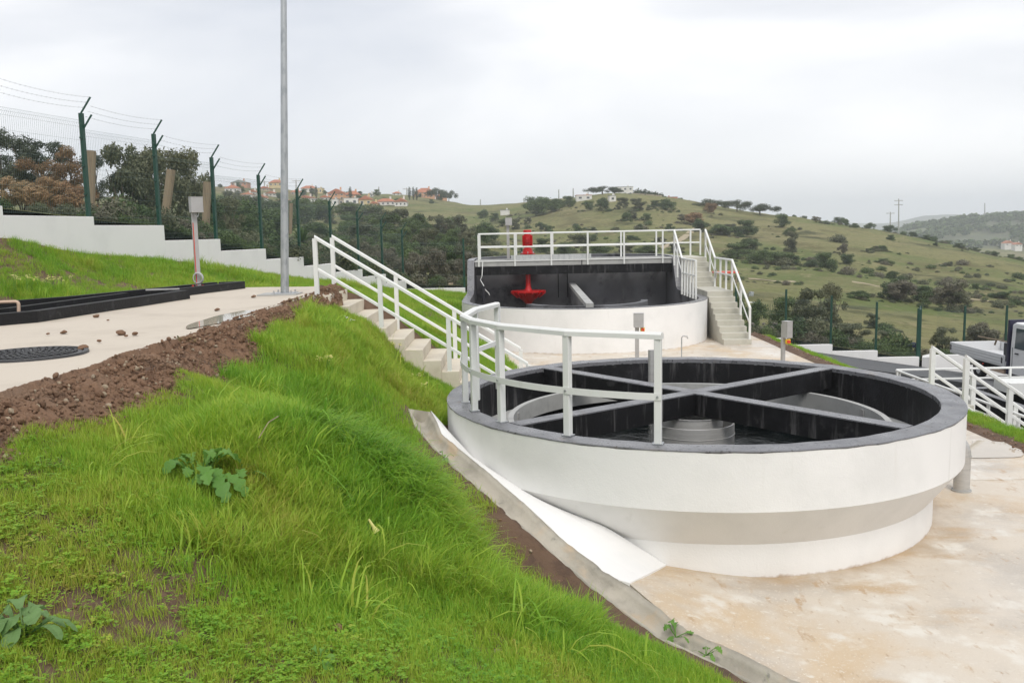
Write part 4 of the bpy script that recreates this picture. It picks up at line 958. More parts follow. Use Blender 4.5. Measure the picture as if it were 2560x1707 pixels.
WALL2 = thing('boundary_wall', 'white boundary wall stepping down along the asphalt beyond the tanks', 'wall', (8, 37.4, EYE))
FEN2 = thing('security_fence', 'dark green mesh fence on the white wall behind the asphalt and aeration tank', 'fence', (8, 37.4, EYE))
xs2 = [fp[8].x, -1.9, .5, 2.9, 5.3, 7.4, 9.4, 11.5, 13.4, 15.3, 17.05]
wz2 = [None, -2.32, -2.75, -3.2, -3.7, -4.1, -4.45, -4.70, -5.0, -5.3, -5.6]
PM2 = wire_panel(1.85, PH - .18, 37)
def seg2(xa, xb, zt, drop=.9):
    MB().prism([(xa, 37.3), (xb, 37.3), (xb, 37.5), (xa, 37.5)], EYE + zt - drop, EYE + zt).build('wall_section', white, WALL2, bevel=.008)
def post2(x, zt, h=PH, y=37.46):
    MB().box((x - .03, y, EYE + zt + h / 2 - .15), (.075, .065, h + .3)).build('post', greenp, FEN2)
for i in range(1, len(xs2)):
    seg2(xs2[i - 1], xs2[i], wz2[i], 1.1); post2(xs2[i], wz2[i])
    o = link('mesh_panel', PM2, FEN2); o.location = Vector((xs2[i - 1] + .02, 37.46, EYE + wz2[i] + .04)) - ORIGIN[FEN2.name]; o.scale = ((xs2[i] - xs2[i - 1] - .06) / 1.85, 1, 1)
seg2(17.75, 19.0, -5.55); seg2(19.0, 20.8, -5.58); seg2(20.8, 24, -5.62)
for x_ in (19.0, 20.75, 22.6): post2(x_, -5.6, PH + .05)
for x_, xe in ((17.8, 19.0), (19.0, 20.75), (20.75, 22.6)):
    o = link('mesh_panel', PM2, FEN2); o.location = Vector((x_ + .02, 37.46, EYE - 5.55)) - ORIGIN[FEN2.name]; o.scale = ((xe - x_ - .06) / 1.85, 1, 1)
MB().prism([(17.12, 37.2), (17.42, 36.9), (17.62, 36.95), (17.66, 37.55), (17.3, 37.55)], EYE - 6.4, [EYE - 5.62, EYE - 5.55, EYE - 5.5, EYE - 5.5, EYE - 5.58]).build('gate_pier', white, WALL2)
GT = thing('mesh_gate', 'green mesh gate leaf standing open at the end of the stepped wall', 'gate', (17.1, 37.4, EYE - 5.8))
g0, g1 = Vector((17.12, 37.5, 0)), Vector((17.80, 39.0, 0)); zg0, zg1 = EYE - 5.85, EYE - 3.62
for nm, q in (('gate_post', g0), ('gate_stile', g1)): MB().box((q.x, q.y, (zg0 + zg1) / 2), (.09, .09, zg1 - zg0)).build(nm, greenp, GT)
for z_ in (zg0 + .06, zg1 - .05, (zg0 + zg1) / 2): MB().bar((g0.x, g0.y, z_), (g1.x, g1.y, z_), .05, .05).build('gate_rail', greenp, GT)
m_ = MB()
for t in np.linspace(.04, .96, 22):
    q = g0.lerp(g1, t); m_.bar((q.x, q.y, zg0), (q.x, q.y, zg1), .03, .012)
m_.build('gate_bar', greenp, GT)['kind'] = 'stuff'

# ------------------------------------------------------------------ sunken basin at the right with its stairs and rails
BZ = EYE - 4.2
BA = thing('sunken_basin', 'sunken black basin with pale topped walls at the right edge', 'basin', (9.7, 22.5, BZ))
def bwall(p, q, wd=.2, top=BZ, bot=BZ - 1.6):
    m_ = MB(); mitre_box(m_, [Vector((p[0], p[1], 0)), Vector((q[0], q[1], 0))], bot, top - .01, wd); m_.build('basin_wall', black, BA)
    m_ = MB(); mitre_box(m_, [Vector((p[0], p[1], 0)), Vector((q[0], q[1], 0))], top - .01, top, wd + .004); m_.build('wall_top', blackrim, BA)
bwall((9.7, 22.5), (16, 22.5)); bwall((9.7, 22.39), (9.7, 13.0)); bwall((11.6, 22.39), (11.6, 13), .18); bwall((13.2, 22.39), (13.2, 13), .18); bwall((11.7, 19.6), (13.1, 19.6), .15)
MB().box((12.5, 17.5, BZ - 1.62), (7, 10.5, .06)).build('basin_floor', black, BA)
q = at(2535, 965, 22.0)
o = MB().box((q.x + .45, 22.0, BZ + .12), (1.5, .75, .26)).build('white_hatch', rail); tag(o, 'low white hatch box on the far wall of the sunken basin', 'hatch')
handrail('basin_handrail', 'low white guard rail along the far side of the sunken basin', [(9.72, 22.52, BZ), (15.5, 22.52, BZ)], .50, [.005, .16, .33, .5, .67, .84, .995], 'guard rails of the sunken basin', .05)
handrail('basin_handrail', 'low white guard rail along the near left side of the sunken basin', [(9.7, 22.45, BZ), (9.7, 14.0, BZ)], .50, [.02, .13, .26, .39, .52, .65, .78, .91], 'guard rails of the sunken basin', .05)
S3 = thing('stairs', 'short concrete stairs dropping from the yard edge to the sunken basin', 'stairs', (8.1, 16, 0))
for k in range(9):
    MB().box((8.17 + .25 * k, 16.55, -.18 * k - .25), (.25, 1.25, .5)).build('step', stepm, S3)
MB().prism([(7.98, 12), (8.14, 12), (8.14, 17.6), (7.98, 17.6)], -1.9, -.05).build('retaining_kerb', stepm, S3)
for yy, nm in ((17.2, 'far'), (15.9, 'near')):
    handrail('stair_handrail', 'white sloping handrail on the ' + nm + ' side of the stairs to the sunken basin', [(8.1, yy, -.10), (10.1, yy, -1.50)], 1.0, [.008, .41, .83], 'handrails of the stairs to the basin', .082, mids=(.52, .12))

# ------------------------------------------------------------------ pick-up truck
TX, TZ = 16.2, float(road_z(16.9, 30)) + EYE
K = thing('flatbed_truck', 'white cab dropside truck parked on the asphalt at the right edge', 'truck', (TX + .9, 30, TZ))
W2 = 1.9
def tb(nm, mat, x0_, x1_, y0_, y1_, z0_, z1_, par=None, bev=.02): return MB().box(((x0_ + x1_) / 2, (y0_ + y1_) / 2, TZ + (z0_ + z1_) / 2), (x1_ - x0_, y1_ - y0_, z1_ - z0_)).build(nm, mat, par or K, bevel=bev)
fl = tb('bed_floor', bedgrey, TX, TX + W2, 29.3, 33.0, .66, .72)
for nm, a in (('dropside', (TX, TX + .035, 29.3, 33.0)), ('dropside', (TX + W2 - .035, TX + W2, 29.3, 33.0)), ('tailgate', (TX + .036, TX + W2 - .036, 32.965, 33.0))):
    sd_ = tb(nm, bedgrey, *a, .66, 1.06)
    if nm == 'dropside' and a[0] == TX:
        for z_ in (.76, .86, .96): tb('rib', bedgrey, TX - .012, TX, 29.4, 32.9, z_ - .02, z_ + .02, sd_, .004)
        for y_ in (29.45, 32.9): tb('latch', darkp, TX - .02, TX - .002, y_ - .03, y_ + .03, .78, .98, sd_, .004)
tb('headboard', navy, TX + .02, TX + W2 - .02, 29.12, 29.24, .45, 2.25)
tb('chassis', darkp, TX + .35, TX + W2 - .35, 26.0, 32.6, .42, .64)
tb('side_guard', beige, TX + .12, TX + .3, 29.5, 30.4, .40, .52)
tb('tool_crate', darkp, TX + .5, TX + 1.5, 29.3, 30.3, .73, 1.35)
cabp = [(29.05, .42), (29.05, 1.30), (28.98, 2.12), (28.80, 2.20), (27.55, 2.17), (26.75, 1.40), (25.95, 1.18), (25.75, .95), (25.72, .42)]
m_ = MB(); k_ = len(cabp)
m_.add([(x_, y_, TZ + z_) for x_ in (TX + .03, TX + W2 - .03) for y_, z_ in cabp], [tuple(range(k_)), tuple(range(2 * k_ - 1, k_ - 1, -1))] + [(i, k_ + i, k_ + (i + 1) % k_, (i + 1) % k_) for i in range(k_)])
cb = m_.build('cab', carwhite, K, bevel=.05)
m_ = MB(); m_.add([(TX + .02, y_, TZ + z_) for y_, z_ in ((28.78, 1.36), (28.72, 2.02), (27.72, 2.02), (27.1, 1.36))] + [(TX + .06, y_, TZ + z_) for y_, z_ in ((28.78, 1.36), (28.72, 2.02), (27.72, 2.02), (27.1, 1.36))], [(0, 1, 2, 3), (7, 6, 5, 4), (0, 4, 5, 1), (1, 5, 6, 2), (2, 6, 7, 3), (3, 7, 4, 0)]); m_.build('side_window', glassm, cb)
tb('door_handle', darkp, TX - .005, TX + .03, 28.55, 28.72, 1.18, 1.22, cb, .004)
m_ = MB()
for y_ in (28.9, 27.05): m_.box((TX + .026, y_, TZ + .9), (.012, .012, .95))
m_.build('door_seam', darkp, cb)
tb('sill_step', darkp, TX + .0, TX + .12, 27.3, 28.95, .30, .52)
tb('marker_lamp', redbtn, TX + .05, TX + .08, 30.7, 30.78, .55, .60, None, .004)
for y_ in (31.2, 26.6):
    for x_, sgn in ((TX + .22, -1), (TX + W2 - .22, 1)):
        wh = MB(); prof_ = [(.20, -.1), (.31, -.11), (.345, -.07), (.345, .07), (.31, .11), (.20, .1)]
        n_ = 28; vs = [(x_ + dx, y_ + r_ * math.cos(2 * math.pi * i / n_), TZ + .345 + r_ * math.sin(2 * math.pi * i / n_)) for i in range(n_) for r_, dx in prof_]
        fs = [(i * 6 + j, ((i + 1) % n_) * 6 + j, ((i + 1) % n_) * 6 + j + 1, i * 6 + j + 1) for i in range(n_) for j in range(5)]
        wh.add(vs, fs); wo = wh.build('wheel', tyre, K, smooth=True)
        m_ = MB(); m_.tube([(x_ - .06, y_, TZ + .345), (x_ + .06, y_, TZ + .345)], .205, 20); m_.build('rim', bedgrey, wo)
    m_ = MB(); m_.lathe([(.40, 0), (.42, 0)], (0, 0), 2)
mg = MB()
for i in range(13):
    a = math.pi * (i / 12); mg.v.append((TX + .06, 31.2 + .43 * math.cos(a), TZ + .40 + .40 * math.sin(a))); mg.v.append((TX + .42, 31.2 + .43 * math.cos(a), TZ + .40 + .40 * math.sin(a)))
mg.f = [(2 * i, 2 * i + 2, 2 * i + 3, 2 * i + 1) for i in range(12)]
mg.build('mudguard', darkp, K)
rk = MB(); rk.tube([(TX + .2, 29.3, TZ + 1.48), (TX + .2, 31.4, TZ + 1.44)], .022, 6); rk.tube([(TX + .2, 30.2, TZ + 1.46), (TX + .2, 30.3, TZ + 1.28)], .03, 6); o = rk.build('broom', wood); tag(o, 'wooden handled broom lying across the truck bed', 'broom')

# ------------------------------------------------------------------ person bending down behind the wall
def skinned(name, joints, bones, mat, parent):
    me = bpy.data.meshes.new(name); o3 = ORIGIN[parent.name]
    me.from_pydata([Vector(j[0]) - o3 for j in joints], bones, [])
    o = link(name, me, parent)
    md = o.modifiers.new('skin', 'SKIN')
    for v, j in zip(me.skin_vertices[0].data, joints): v.radius = (j[1], j[1])
    me.skin_vertices[0].data[0].use_root = True
    o.modifiers.new('sub', 'SUBSURF').levels = 1; o.modifiers['sub'].render_levels = 2
    me.materials.append(mat); return o
pg = at(2284, 873, 39.2); gz = at(2284, 857, 39.2).z - .98
P_ = thing('person', 'person in dark blue clothes bending down behind the white wall', 'person', (pg.x, 39.2, gz))
X, Y = pg.x, 39.2
J = [((X + .16, Y, gz + .86), .13), ((X + .02, Y, gz + .92), .15), ((X - .14, Y, gz + .86), .15), ((X - .24, Y, gz + .78), .08), ((X - .30, Y, gz + .72), .055),
     ((X + .18, Y - .09, gz + .80), .09), ((X + .10, Y - .10, gz + .45), .065), ((X + .17, Y - .10, gz + .08), .045), ((X + .02, Y - .10, gz + .04), .04),
     ((X + .18, Y + .09, gz + .80), .09), ((X + .12, Y + .10, gz + .45), .065), ((X + .19, Y + .10, gz + .08), .045), ((X + .04, Y + .10, gz + .04), .04),
     ((X - .18, Y - .19, gz + .80), .06), ((X - .22, Y - .22, gz + .54), .045), ((X - .30, Y - .16, gz + .32), .032),
     ((X - .18, Y + .19, gz + .80), .06), ((X - .22, Y + .22, gz + .54), .045), ((X - .30, Y + .16, gz + .32), .032)]
Bn = [(0, 1), (1, 2), (2, 3), (3, 4), (0, 5), (5, 6), (6, 7), (7, 8), (0, 9), (9, 10), (10, 11), (11, 12), (2, 13), (13, 14), (14, 15), (2, 16), (16, 17), (17, 18)]
skinned('body', J, Bn, cloth, P_)
hd = skinned('head', [((X - .30, Y, gz + .73), .06), ((X - .36, Y, gz + .69), .085), ((X - .42, Y, gz + .64), .075)], [(0, 1), (1, 2)], skin, P_)
m_ = MB(); m_.lathe([(.001, .105), (.06, .085), (.095, .03), (.10, -.02)], (0, 0), 14)
m_.v = [(X - .365 + v[0] - .25 * v[2], Y + v[1], gz + .70 + v[2]) for v in m_.v]; m_.build('hair', hairm, P_, smooth=True)
for s_ in (-1, 1):
    hb = Vector((X - .30, Y + .16 * s_, gz + .32))
    skinned('hand', [(hb, .03), (hb + Vector((-.04, 0, -.06)), .035), (hb + Vector((-.07, -.03, -.12)), .011), (hb + Vector((-.08, -.01, -.13)), .011), (hb + Vector((-.08, .01, -.13)), .011), (hb + Vector((-.07, .03, -.12)), .010), (hb + Vector((.0, -.04 * s_, -.09)), .012)], [(0, 1), (1, 2), (1, 3), (1, 4), (1, 5), (0, 6)], skin, P_)

# ------------------------------------------------------------------ trees and shrubs
def leaf_cloud(cent, rad, n, size, seed, flat=1.0, up=.25, aspect=1.7):
    """n leaf sprays spread through round clumps at cent (k,3) of radius rad (k,)"""
    R = np.random.RandomState(seed); k = len(cent); cent = np.array(cent, float); rad = np.array(rad, float)
    w_ = rad ** 2; idx = R.choice(k, n, p=w_ / w_.sum())
    d = R.normal(size=(n, 3)); d /= np.linalg.norm(d, axis=1)[:, None]
    rr = rad[idx] * np.clip(R.normal(.86, .22, n), .2, 1.35)
    P = cent[idx] + d * rr[:, None] * np.array([1, 1, flat])
    nrm = d * .9 + R.normal(size=(n, 3)) * .65 + np.array([0, 0, up]); nrm /= np.linalg.norm(nrm, axis=1)[:, None]
    t = np.cross(nrm, R.normal(size=(n, 3))); t /= np.linalg.norm(t, axis=1)[:, None]; b = np.cross(nrm, t)
    s = size * R.uniform(.55, 1.4, n)[:, None]
    q = np.stack([P - t * s * aspect * .5, P + b * s * .38 - t * s * .05, P + t * s * aspect * .5, P - b * s * .38 + t * s * .05], 1)
    q += nrm[:, None, :] * (R.uniform(-.12, .12, (n, 4))[:, :, None] * s[:, None, :])
    return q.reshape(-1, 3), np.arange(4 * n).reshape(-1, 4)
def me_from(V, Fc, mat, name, smooth=False):
    return npmesh(name, V, Fc, mat, smooth, parent=False)
def tree_proto(kind, seed):
    """crown and trunk meshes, unit height 1 (scaled per tree)"""
    R = random.Random(seed); cents, rads = [], []; tm = MB()
    if kind == 'euc':
        leafm, nl, sz = F_euc, 5000, .016
        lean = R.uniform(-.05, .05); top = (lean, 0, .62); tm.tube([(0, 0, -.03), (lean * .5, 0, .32), top], [.022, .016, .010], 7)
        for i in range(13):
            a = R.uniform(0, 6.28); r = R.uniform(.06, .24); z = R.uniform(.40, .92); r *= 1.15 - abs(z - .62)
            c = (lean + r * math.cos(a), r * math.sin(a), z); cents.append(c); rads.append(R.uniform(.06, .115))
            tm.tube([(lean * z, 0, max(.3, z - .28)), c], [.009, .003], 5, cap=False)
    elif kind == 'round':
        leafm, nl, sz = F_dark, 6000, .033
        for j in range(3):
            a = j * 2.1 + R.random(); tm.tube([(0, 0, -.04), (.08 * math.cos(a), .08 * math.sin(a), .25), (.2 * math.cos(a), .2 * math.sin(a), .55)], [.03, .02, .006], 6)
        for i in range(20):
            a = R.uniform(0, 6.28); z = R.uniform(.14, .84); r = R.uniform(.05, .43) * math.sqrt(max(.1, 1 - ((z - .46) / .5) ** 2))
            cents.append((r * math.cos(a), r * math.sin(a), z)); rads.append(R.uniform(.11, .20))
    elif kind == 'olive':
        leafm, nl, sz = F_olive, 6500, .027
        for j in range(5):
            a = j * 1.26 + R.random(); tm.tube([(0, 0, -.04), (.08 * math.cos(a), .08 * math.sin(a), .28), (.24 * math.cos(a), .24 * math.sin(a), .68)], [.026, .014, .004], 6)
        for i in range(26):
            a = R.uniform(0, 6.28); z = R.uniform(.12, .90); r = R.uniform(.04, .42) * math.sqrt(max(.1, 1 - ((z - .5) / .55) ** 2))
            cents.append((r * math.cos(a), r * math.sin(a), z)); rads.append(R.uniform(.07, .15))
    elif kind == 'pine':
        leafm, nl, sz = F_pine, 4500, .04
        tm.tube([(0, 0, -.04), (.03, 0, .4), (0, 0, .7)], [.04, .03, .02], 7)
        for i in range(22):
            a = R.uniform(0, 6.28); r = .85 * math.sqrt(R.random()); c = (r * math.cos(a), r * math.sin(a), .40 + .46 * (1 - r * r) * R.uniform(.1, 1.1))
            cents.append(c); rads.append(R.uniform(.15, .24)); tm.tube([(0, 0, .45), c], [.014, .005], 5, cap=False)
    elif kind == 'cypress':
        leafm, nl, sz = F_pine, 900, .03
        tm.tube([(0, 0, -.04), (0, 0, .5)], [.02, .01], 6)
        for i in range(12): cents.append((R.uniform(-.02, .02), R.uniform(-.02, .02), .1 + i * .075)); rads.append(.10 * math.sin(math.pi * (i + 1.2) / 13.5) + .02)
    elif kind == 'bare':
        leafm, nl, sz = F_bare, 4500, .026
        for j in range(6):
            a = j * 1.05 + R.random(); tm.tube([(0, 0, -.04), (.08 * math.cos(a), .08 * math.sin(a), .3), (.3 * math.cos(a), .3 * math.sin(a), .85)], [.02, .012, .003], 5)
        for i in range(16):
            a = R.uniform(0, 6.28); z = R.uniform(.3, .9); r = R.uniform(.04, .4); cents.append((r * math.cos(a), r * math.sin(a), z)); rads.append(R.uniform(.1, .18))
    fl = {'pine': .9}.get(kind, .85)
    V, Fc = leaf_cloud(cents, rads, nl, sz, seed, fl, aspect={'bare': 4.5, 'olive': 2.0, 'euc': 2.2}.get(kind, 1.6))
    cm = me_from(V, Fc, leafm, kind + '_crown')
    tme = bpy.data.meshes.new(kind + '_trunk'); tme.from_pydata([tuple(v) for v in tm.v], [], tm.f); tme.materials.append(bark)
    return cm, tme
PROTO = {k: [tree_proto(k, 100 + i * 7 + len(k)) for i in range(n_)] for k, n_ in (('euc', 3), ('round', 4), ('olive', 3), ('pine', 2), ('cypress', 1), ('bare', 2))}
def with_mat(cm, mat):
    c = cm.copy(); c.materials.clear(); c.materials.append(mat); return c
PROTO['rust'] = [(with_mat(a, F_brown), b) for a, b in PROTO['euc']]
PROTO['cane'] = [(with_mat(a, F_cane), b) for a, b in PROTO['bare']]
PROTO['rustbush'] = [(with_mat(a, F_brown), b) for a, b in PROTO['round'][:2]]
NAMES = {'euc': ('eucalyptus_tree', 'tree'), 'round': ('round_tree', 'tree'), 'olive': ('olive_tree', 'tree'), 'pine': ('umbrella_pine', 'tree'), 'cypress': ('cypress_tree', 'tree'), 'bare': ('bare_shrub', 'shrub'), 'rust': ('rusty_tree', 'tree'), 'cane': ('dry_cane_clump', 'shrub'), 'rustbush': ('rusty_shrub', 'shrub')}
cnt = {}
def tree(kind, x, y, z, h, wd, label, group, parts=True, name=None, cat=None):
    cnt[kind] = cnt.get(kind, 0) + 1
    cm, tm = PROTO[kind][cnt[kind] % len(PROTO[kind])]
    nm, ct = NAMES[kind]; nm = name or nm; ct = cat or ct
    sx = wd; rz = rnd.uniform(0, 6.28)
    if parts:
        o = thing(nm, label, ct, (x, y, z), group)
        for n_, me in (('trunk', tm), ('crown', cm)):
            c = bpy.data.objects.new(n_, me); COL.objects.link(c); c.parent = o
        o.scale = (sx, sx, h); o.rotation_euler = (0, 0, rz)
    else:
        o = bpy.data.objects.new(nm, cm); COL.objects.link(o); o.location = (x, y, z); o.scale = (sx, sx, h); o.rotation_euler = (0, 0, rz); tag(o, label, ct, group)
    return o
def tree_px(kind, px, base, wpx, hpx, d, label, group, parts=True, **k):
    """a tree whose foot is seen at (px, base), wpx wide and hpx high, d metres ahead"""
    q = at(px, base, d); z = float(hill_z(np.array([q.x]), np.array([q.y]))[0]); top = at(px, base - hpx, d).z
    s = d / FPX; unit = {'pine': 1.9, 'euc': .62, 'rust': .62, 'cypress': .26}.get(kind, .95)
    return tree(kind, q.x, d, z - .1, max(.3, top - z + .1), wpx * s / unit, label, group, parts, **k)

gE = 'trees behind the fence on the left'
for kind, px, base, wpx, hpx, d, lab in (
    ('euc', 12, 545, 185, 222, 40, 'tall grey green eucalyptus at the left frame edge behind the fence'),
    ('euc', 72, 545, 150, 208, 42, 'eucalyptus with high dark crown behind the fence near the left edge'),
    ('euc', 128, 545, 140, 195, 44, 'eucalyptus with rounded crown left of the rusty trees'),
    ('rust', 105, 545, 115, 150, 39, 'lower rusty brown tree under the eucalyptus crowns'),
    ('rust', 180, 545, 110, 178, 41, 'rusty brown tree just left of the tall fence post'),
    ('euc', 250, 560, 80, 175, 46, 'slim eucalyptus standing just right of the tall fence post'),
    ('cane', 60, 545, 110, 100, 33, 'dry reddish cane thicket under the eucalyptus at the left'),
    ('cane', 130, 548, 110, 105, 32, 'dry reddish cane thicket in the middle of the left fence panel'),
    ('cane', 195, 552, 90, 95, 32, 'dry reddish cane thicket beside the tall fence post'),
    ('rustbush', 285, 560, 70, 75, 30, 'rusty shrub low behind the wall left of the olive trees'),
    ('olive', 318, 575, 150, 220, 34, 'tall grey olive tree left of the second fence post'),
    ('olive', 375, 585, 170, 215, 35, 'broad grey olive tree behind the second fence post'),
    ('olive', 425, 600, 150, 235, 36, 'grey olive tree behind the leaning wooden post'),
    ('olive', 482, 612, 120, 245, 37, 'narrow tall olive tree between two fence posts'),
    ('round', 530, 620, 100, 150, 40, 'dark bushy tree behind the third fence post'),
    ('olive', 575, 632, 100, 140, 42, 'grey olive bush right of the third fence post'),
    ('round', 615, 640, 90, 110, 44, 'dark shrub low behind the fourth fence post'),
    ('round', 350, 600, 120, 90, 31, 'dark undergrowth bush at the foot of the grey olives'),
    ('round', 450, 622, 110, 80, 32, 'dark undergrowth bush behind the third wall step'),
    ('round', 540, 640, 110, 70, 36, 'dark undergrowth bush behind the fourth wall step')):
    tree_px(kind, px, base, wpx, hpx, d, lab, gE)
# yucca behind the fence
q = at(755, 665, 34); z_ = float(hill_z(np.array([q.x]), np.array([34.]))[0])
YU = thing('yucca', 'spiky yucca with drooping yellow green leaves behind the fence', 'plant', (q.x, 34, z_))
zc_ = at(755, 605, 34).z
MB().tube([(q.x, 34, z_ - .1), (q.x + .05, 34, zc_)], [.12, .08], 8).build('trunk', bark, YU)
m_ = MB(); R_0 = random.Random(4)
for k in range(150):
    a = R_0.uniform(0, 6.28); el = R_0.uniform(-.9, 1.4); L = R_0.uniform(.5, .8); d_ = Vector((math.cos(a) * math.cos(el), math.sin(a) * math.cos(el), math.sin(el)))
    s_ = d_.cross(Vector((0, 0, 1))).normalized() * .022; b0 = Vector((q.x + .05, 34, zc_)); mid = b0 + d_ * L * .6; tip = b0 + d_ * L + Vector((0, 0, -.12 * L))
    m_.add([b0 - s_, b0 + s_, mid + s_, mid - s_, tip], [(0, 1, 2, 3), (3, 2, 4)])
m_.build('crown', F_yuc, YU, fix=False)

# wooden poles behind the fence
for (tx, ty_, bx, by, d, lab) in ((428, 424, 404, 590, 24.5, 'thick leaning wooden post behind the second fence post'), (518, 455, 513, 598, 26.5, 'upright wooden post behind the left control box'), (228, 377, 226, 545, 21.5, 'weathered wooden post hidden behind the first tall fence post'), (1318 * 0 + 728, 508, 726, 560, 45, 'old wooden stake just right of the lamp post')):
    a, b = at(bx, by + 25, d), at(tx, ty_, d)
    o = MB().tube([a, a.lerp(b, .5), b], [.105 * min(1, d / 24.5) * (.75 if d > 40 else 1), .115 * min(1, d / 24.5) * (.75 if d > 40 else 1), .12 * min(1, d / 24.5) * (.75 if d > 40 else 1)], 10).build('wooden_post', wood, smooth=True); tag(o, lab, 'post', 'wooden posts behind the fence')

# wooded valley in the middle
gW = 'trees of the wooded valley behind the fence'
R_1 = random.Random(21)
POSTPX = [(647, 'fourth'), (740, 'fifth'), (816, 'sixth'), (882, 'seventh'), (938, 'eighth'), (1021, 'ninth'), (1166, 'tenth')]
def by_posts(px):
    """where along the fence a thing is seen"""
    lo = [n_ for x_, n_ in POSTPX if x_ <= px]; hi = [n_ for x_, n_ in POSTPX if x_ > px]
    if not hi: return 'beside the deck railing'
    return 'right of the %s fence post' % lo[-1] if lo else 'left of the fourth fence post'
USED = {}
def unique(lab, extras):
    """add what sets it apart until the label is new"""
    for e_ in [''] + extras:
        l2 = (lab + ' ' + e_).strip()
        if l2 not in USED: USED[l2] = 1; return l2
    return lab
ZL = ['at the back of', 'near the back of', 'high in', 'above the middle of', 'in the middle of', 'below the middle of', 'low in', 'at the front of']
for row, (d, n_, top) in enumerate(((160, 9, 528), (135, 9, 540), (112, 9, 556), (92, 9, 574), (76, 9, 598), (63, 9, 622), (53, 8, 648), (46, 7, 668))):
    for i in range(n_):
        px = 872 + (i + R_1.uniform(.1, .9)) * (355 if row < 6 else 330) / n_ ; dd = d + R_1.uniform(-.06, .06) * d; x_ = (px - 1280) / FPX * dd
        tp_ = top + R_1.uniform(-10, 14) + (14 if px > 1090 and row < 4 else 0)
        z = float(hill_z(np.array([x_]), np.array([dd]))[0]); kind = 'round' if R_1.random() < .68 else ('olive' if R_1.random() < .75 else 'euc')
        h = max(1.8, at(px, tp_, dd).z - z); wd_ = max(h * R_1.uniform(.95, 1.25), dd * 46 / FPX)
        lab = {'round': 'dark round evergreen', 'olive': 'grey bushy tree', 'euc': 'feathery tree'}[kind] + ' ' + ZL[row] + ' the wood ' + by_posts(px).replace('right of the', 'by the')
        tree(kind, x_, dd, z - .2, h + .2, wd_ * (1.4 if kind == 'euc' else 1), unique(lab, ['in front', 'further back', 'right side', 'left side']), gW)
for i in range(8):
    px = 885 + i * 40 + R_1.uniform(-10, 10); d = 42 + R_1.uniform(-1, 2); x_ = (px - 1280) / FPX * d
    z = float(hill_z(np.array([x_]), np.array([d]))[0]); h = R_1.uniform(1.0, 1.7)
    tree('bare', x_, d, z - .1, h, h * .9, unique('bare twiggy shrub before the wood ' + by_posts(px), ['on its right', 'on its left']), 'bare shrubs before the wood')
# scrub between fence and village
gV = 'bushes on the slope below the village'
for i in range(46):
    px = R_1.uniform(560, 930); d = R_1.choice([70, 80, 90, 100, 140, 200, 215, 240, 270]) * R_1.uniform(.93, 1.07); x_ = (px - 1280) / FPX * d
    if 115 < d < 200 and R_1.random() < .6: continue
    z = float(hill_z(np.array([x_]), np.array([d]))[0]); h = R_1.uniform(2.2, 5.2) * (1.25 if d > 200 else .8)
    k = R_1.choice(['round', 'round', 'olive'])
    tree(k, x_, d, z - .2, h, h * R_1.uniform(1.1, 1.9), unique(('dark bush' if k == 'round' else 'grey green bush') + (' low' if d < 110 else ' midway' if d < 200 else ' high') + ' below the village ' + by_posts(px), ['to its right', 'to its left', 'wider one']), gV, parts=False, name='slope_bush', cat='bush')
for i in range(20):
    px = R_1.uniform(540, 1130); d = R_1.uniform(335, 420); x_ = (px - 1280) / FPX * d
    z = float(hill_z(np.array([x_]), np.array([d]))[0]); h = R_1.uniform(1.8, 3.2)
    tree('round', x_, d, z - .3, h, h * R_1.uniform(1.0, 1.6), unique('garden tree among the village houses ' + by_posts(px), ['on its right', 'on its left', 'in the middle']), 'garden trees of the village', parts=False, name='garden_tree')
for px, d, lab in ((779, 380, 'left one of two narrow cypresses beside the greenish grey shed'), (791, 382, 'right one of two narrow cypresses beside the greenish grey shed'), (876, 372, 'single narrow cypress before the wide white block'), (1024, 372, 'first narrow cypress right of the white bungalows'), (1034, 374, 'second narrow cypress right of the white bungalows'), (1042, 372, 'third narrow cypress right of the white bungalows')):
    q = at(px, 500, d); z = float(hill_z(np.array([q.x]), np.array([d * 1.]))[0])
    tree('cypress', q.x, d, z - .3, 5.8, 6, lab, 'cypresses of the village')

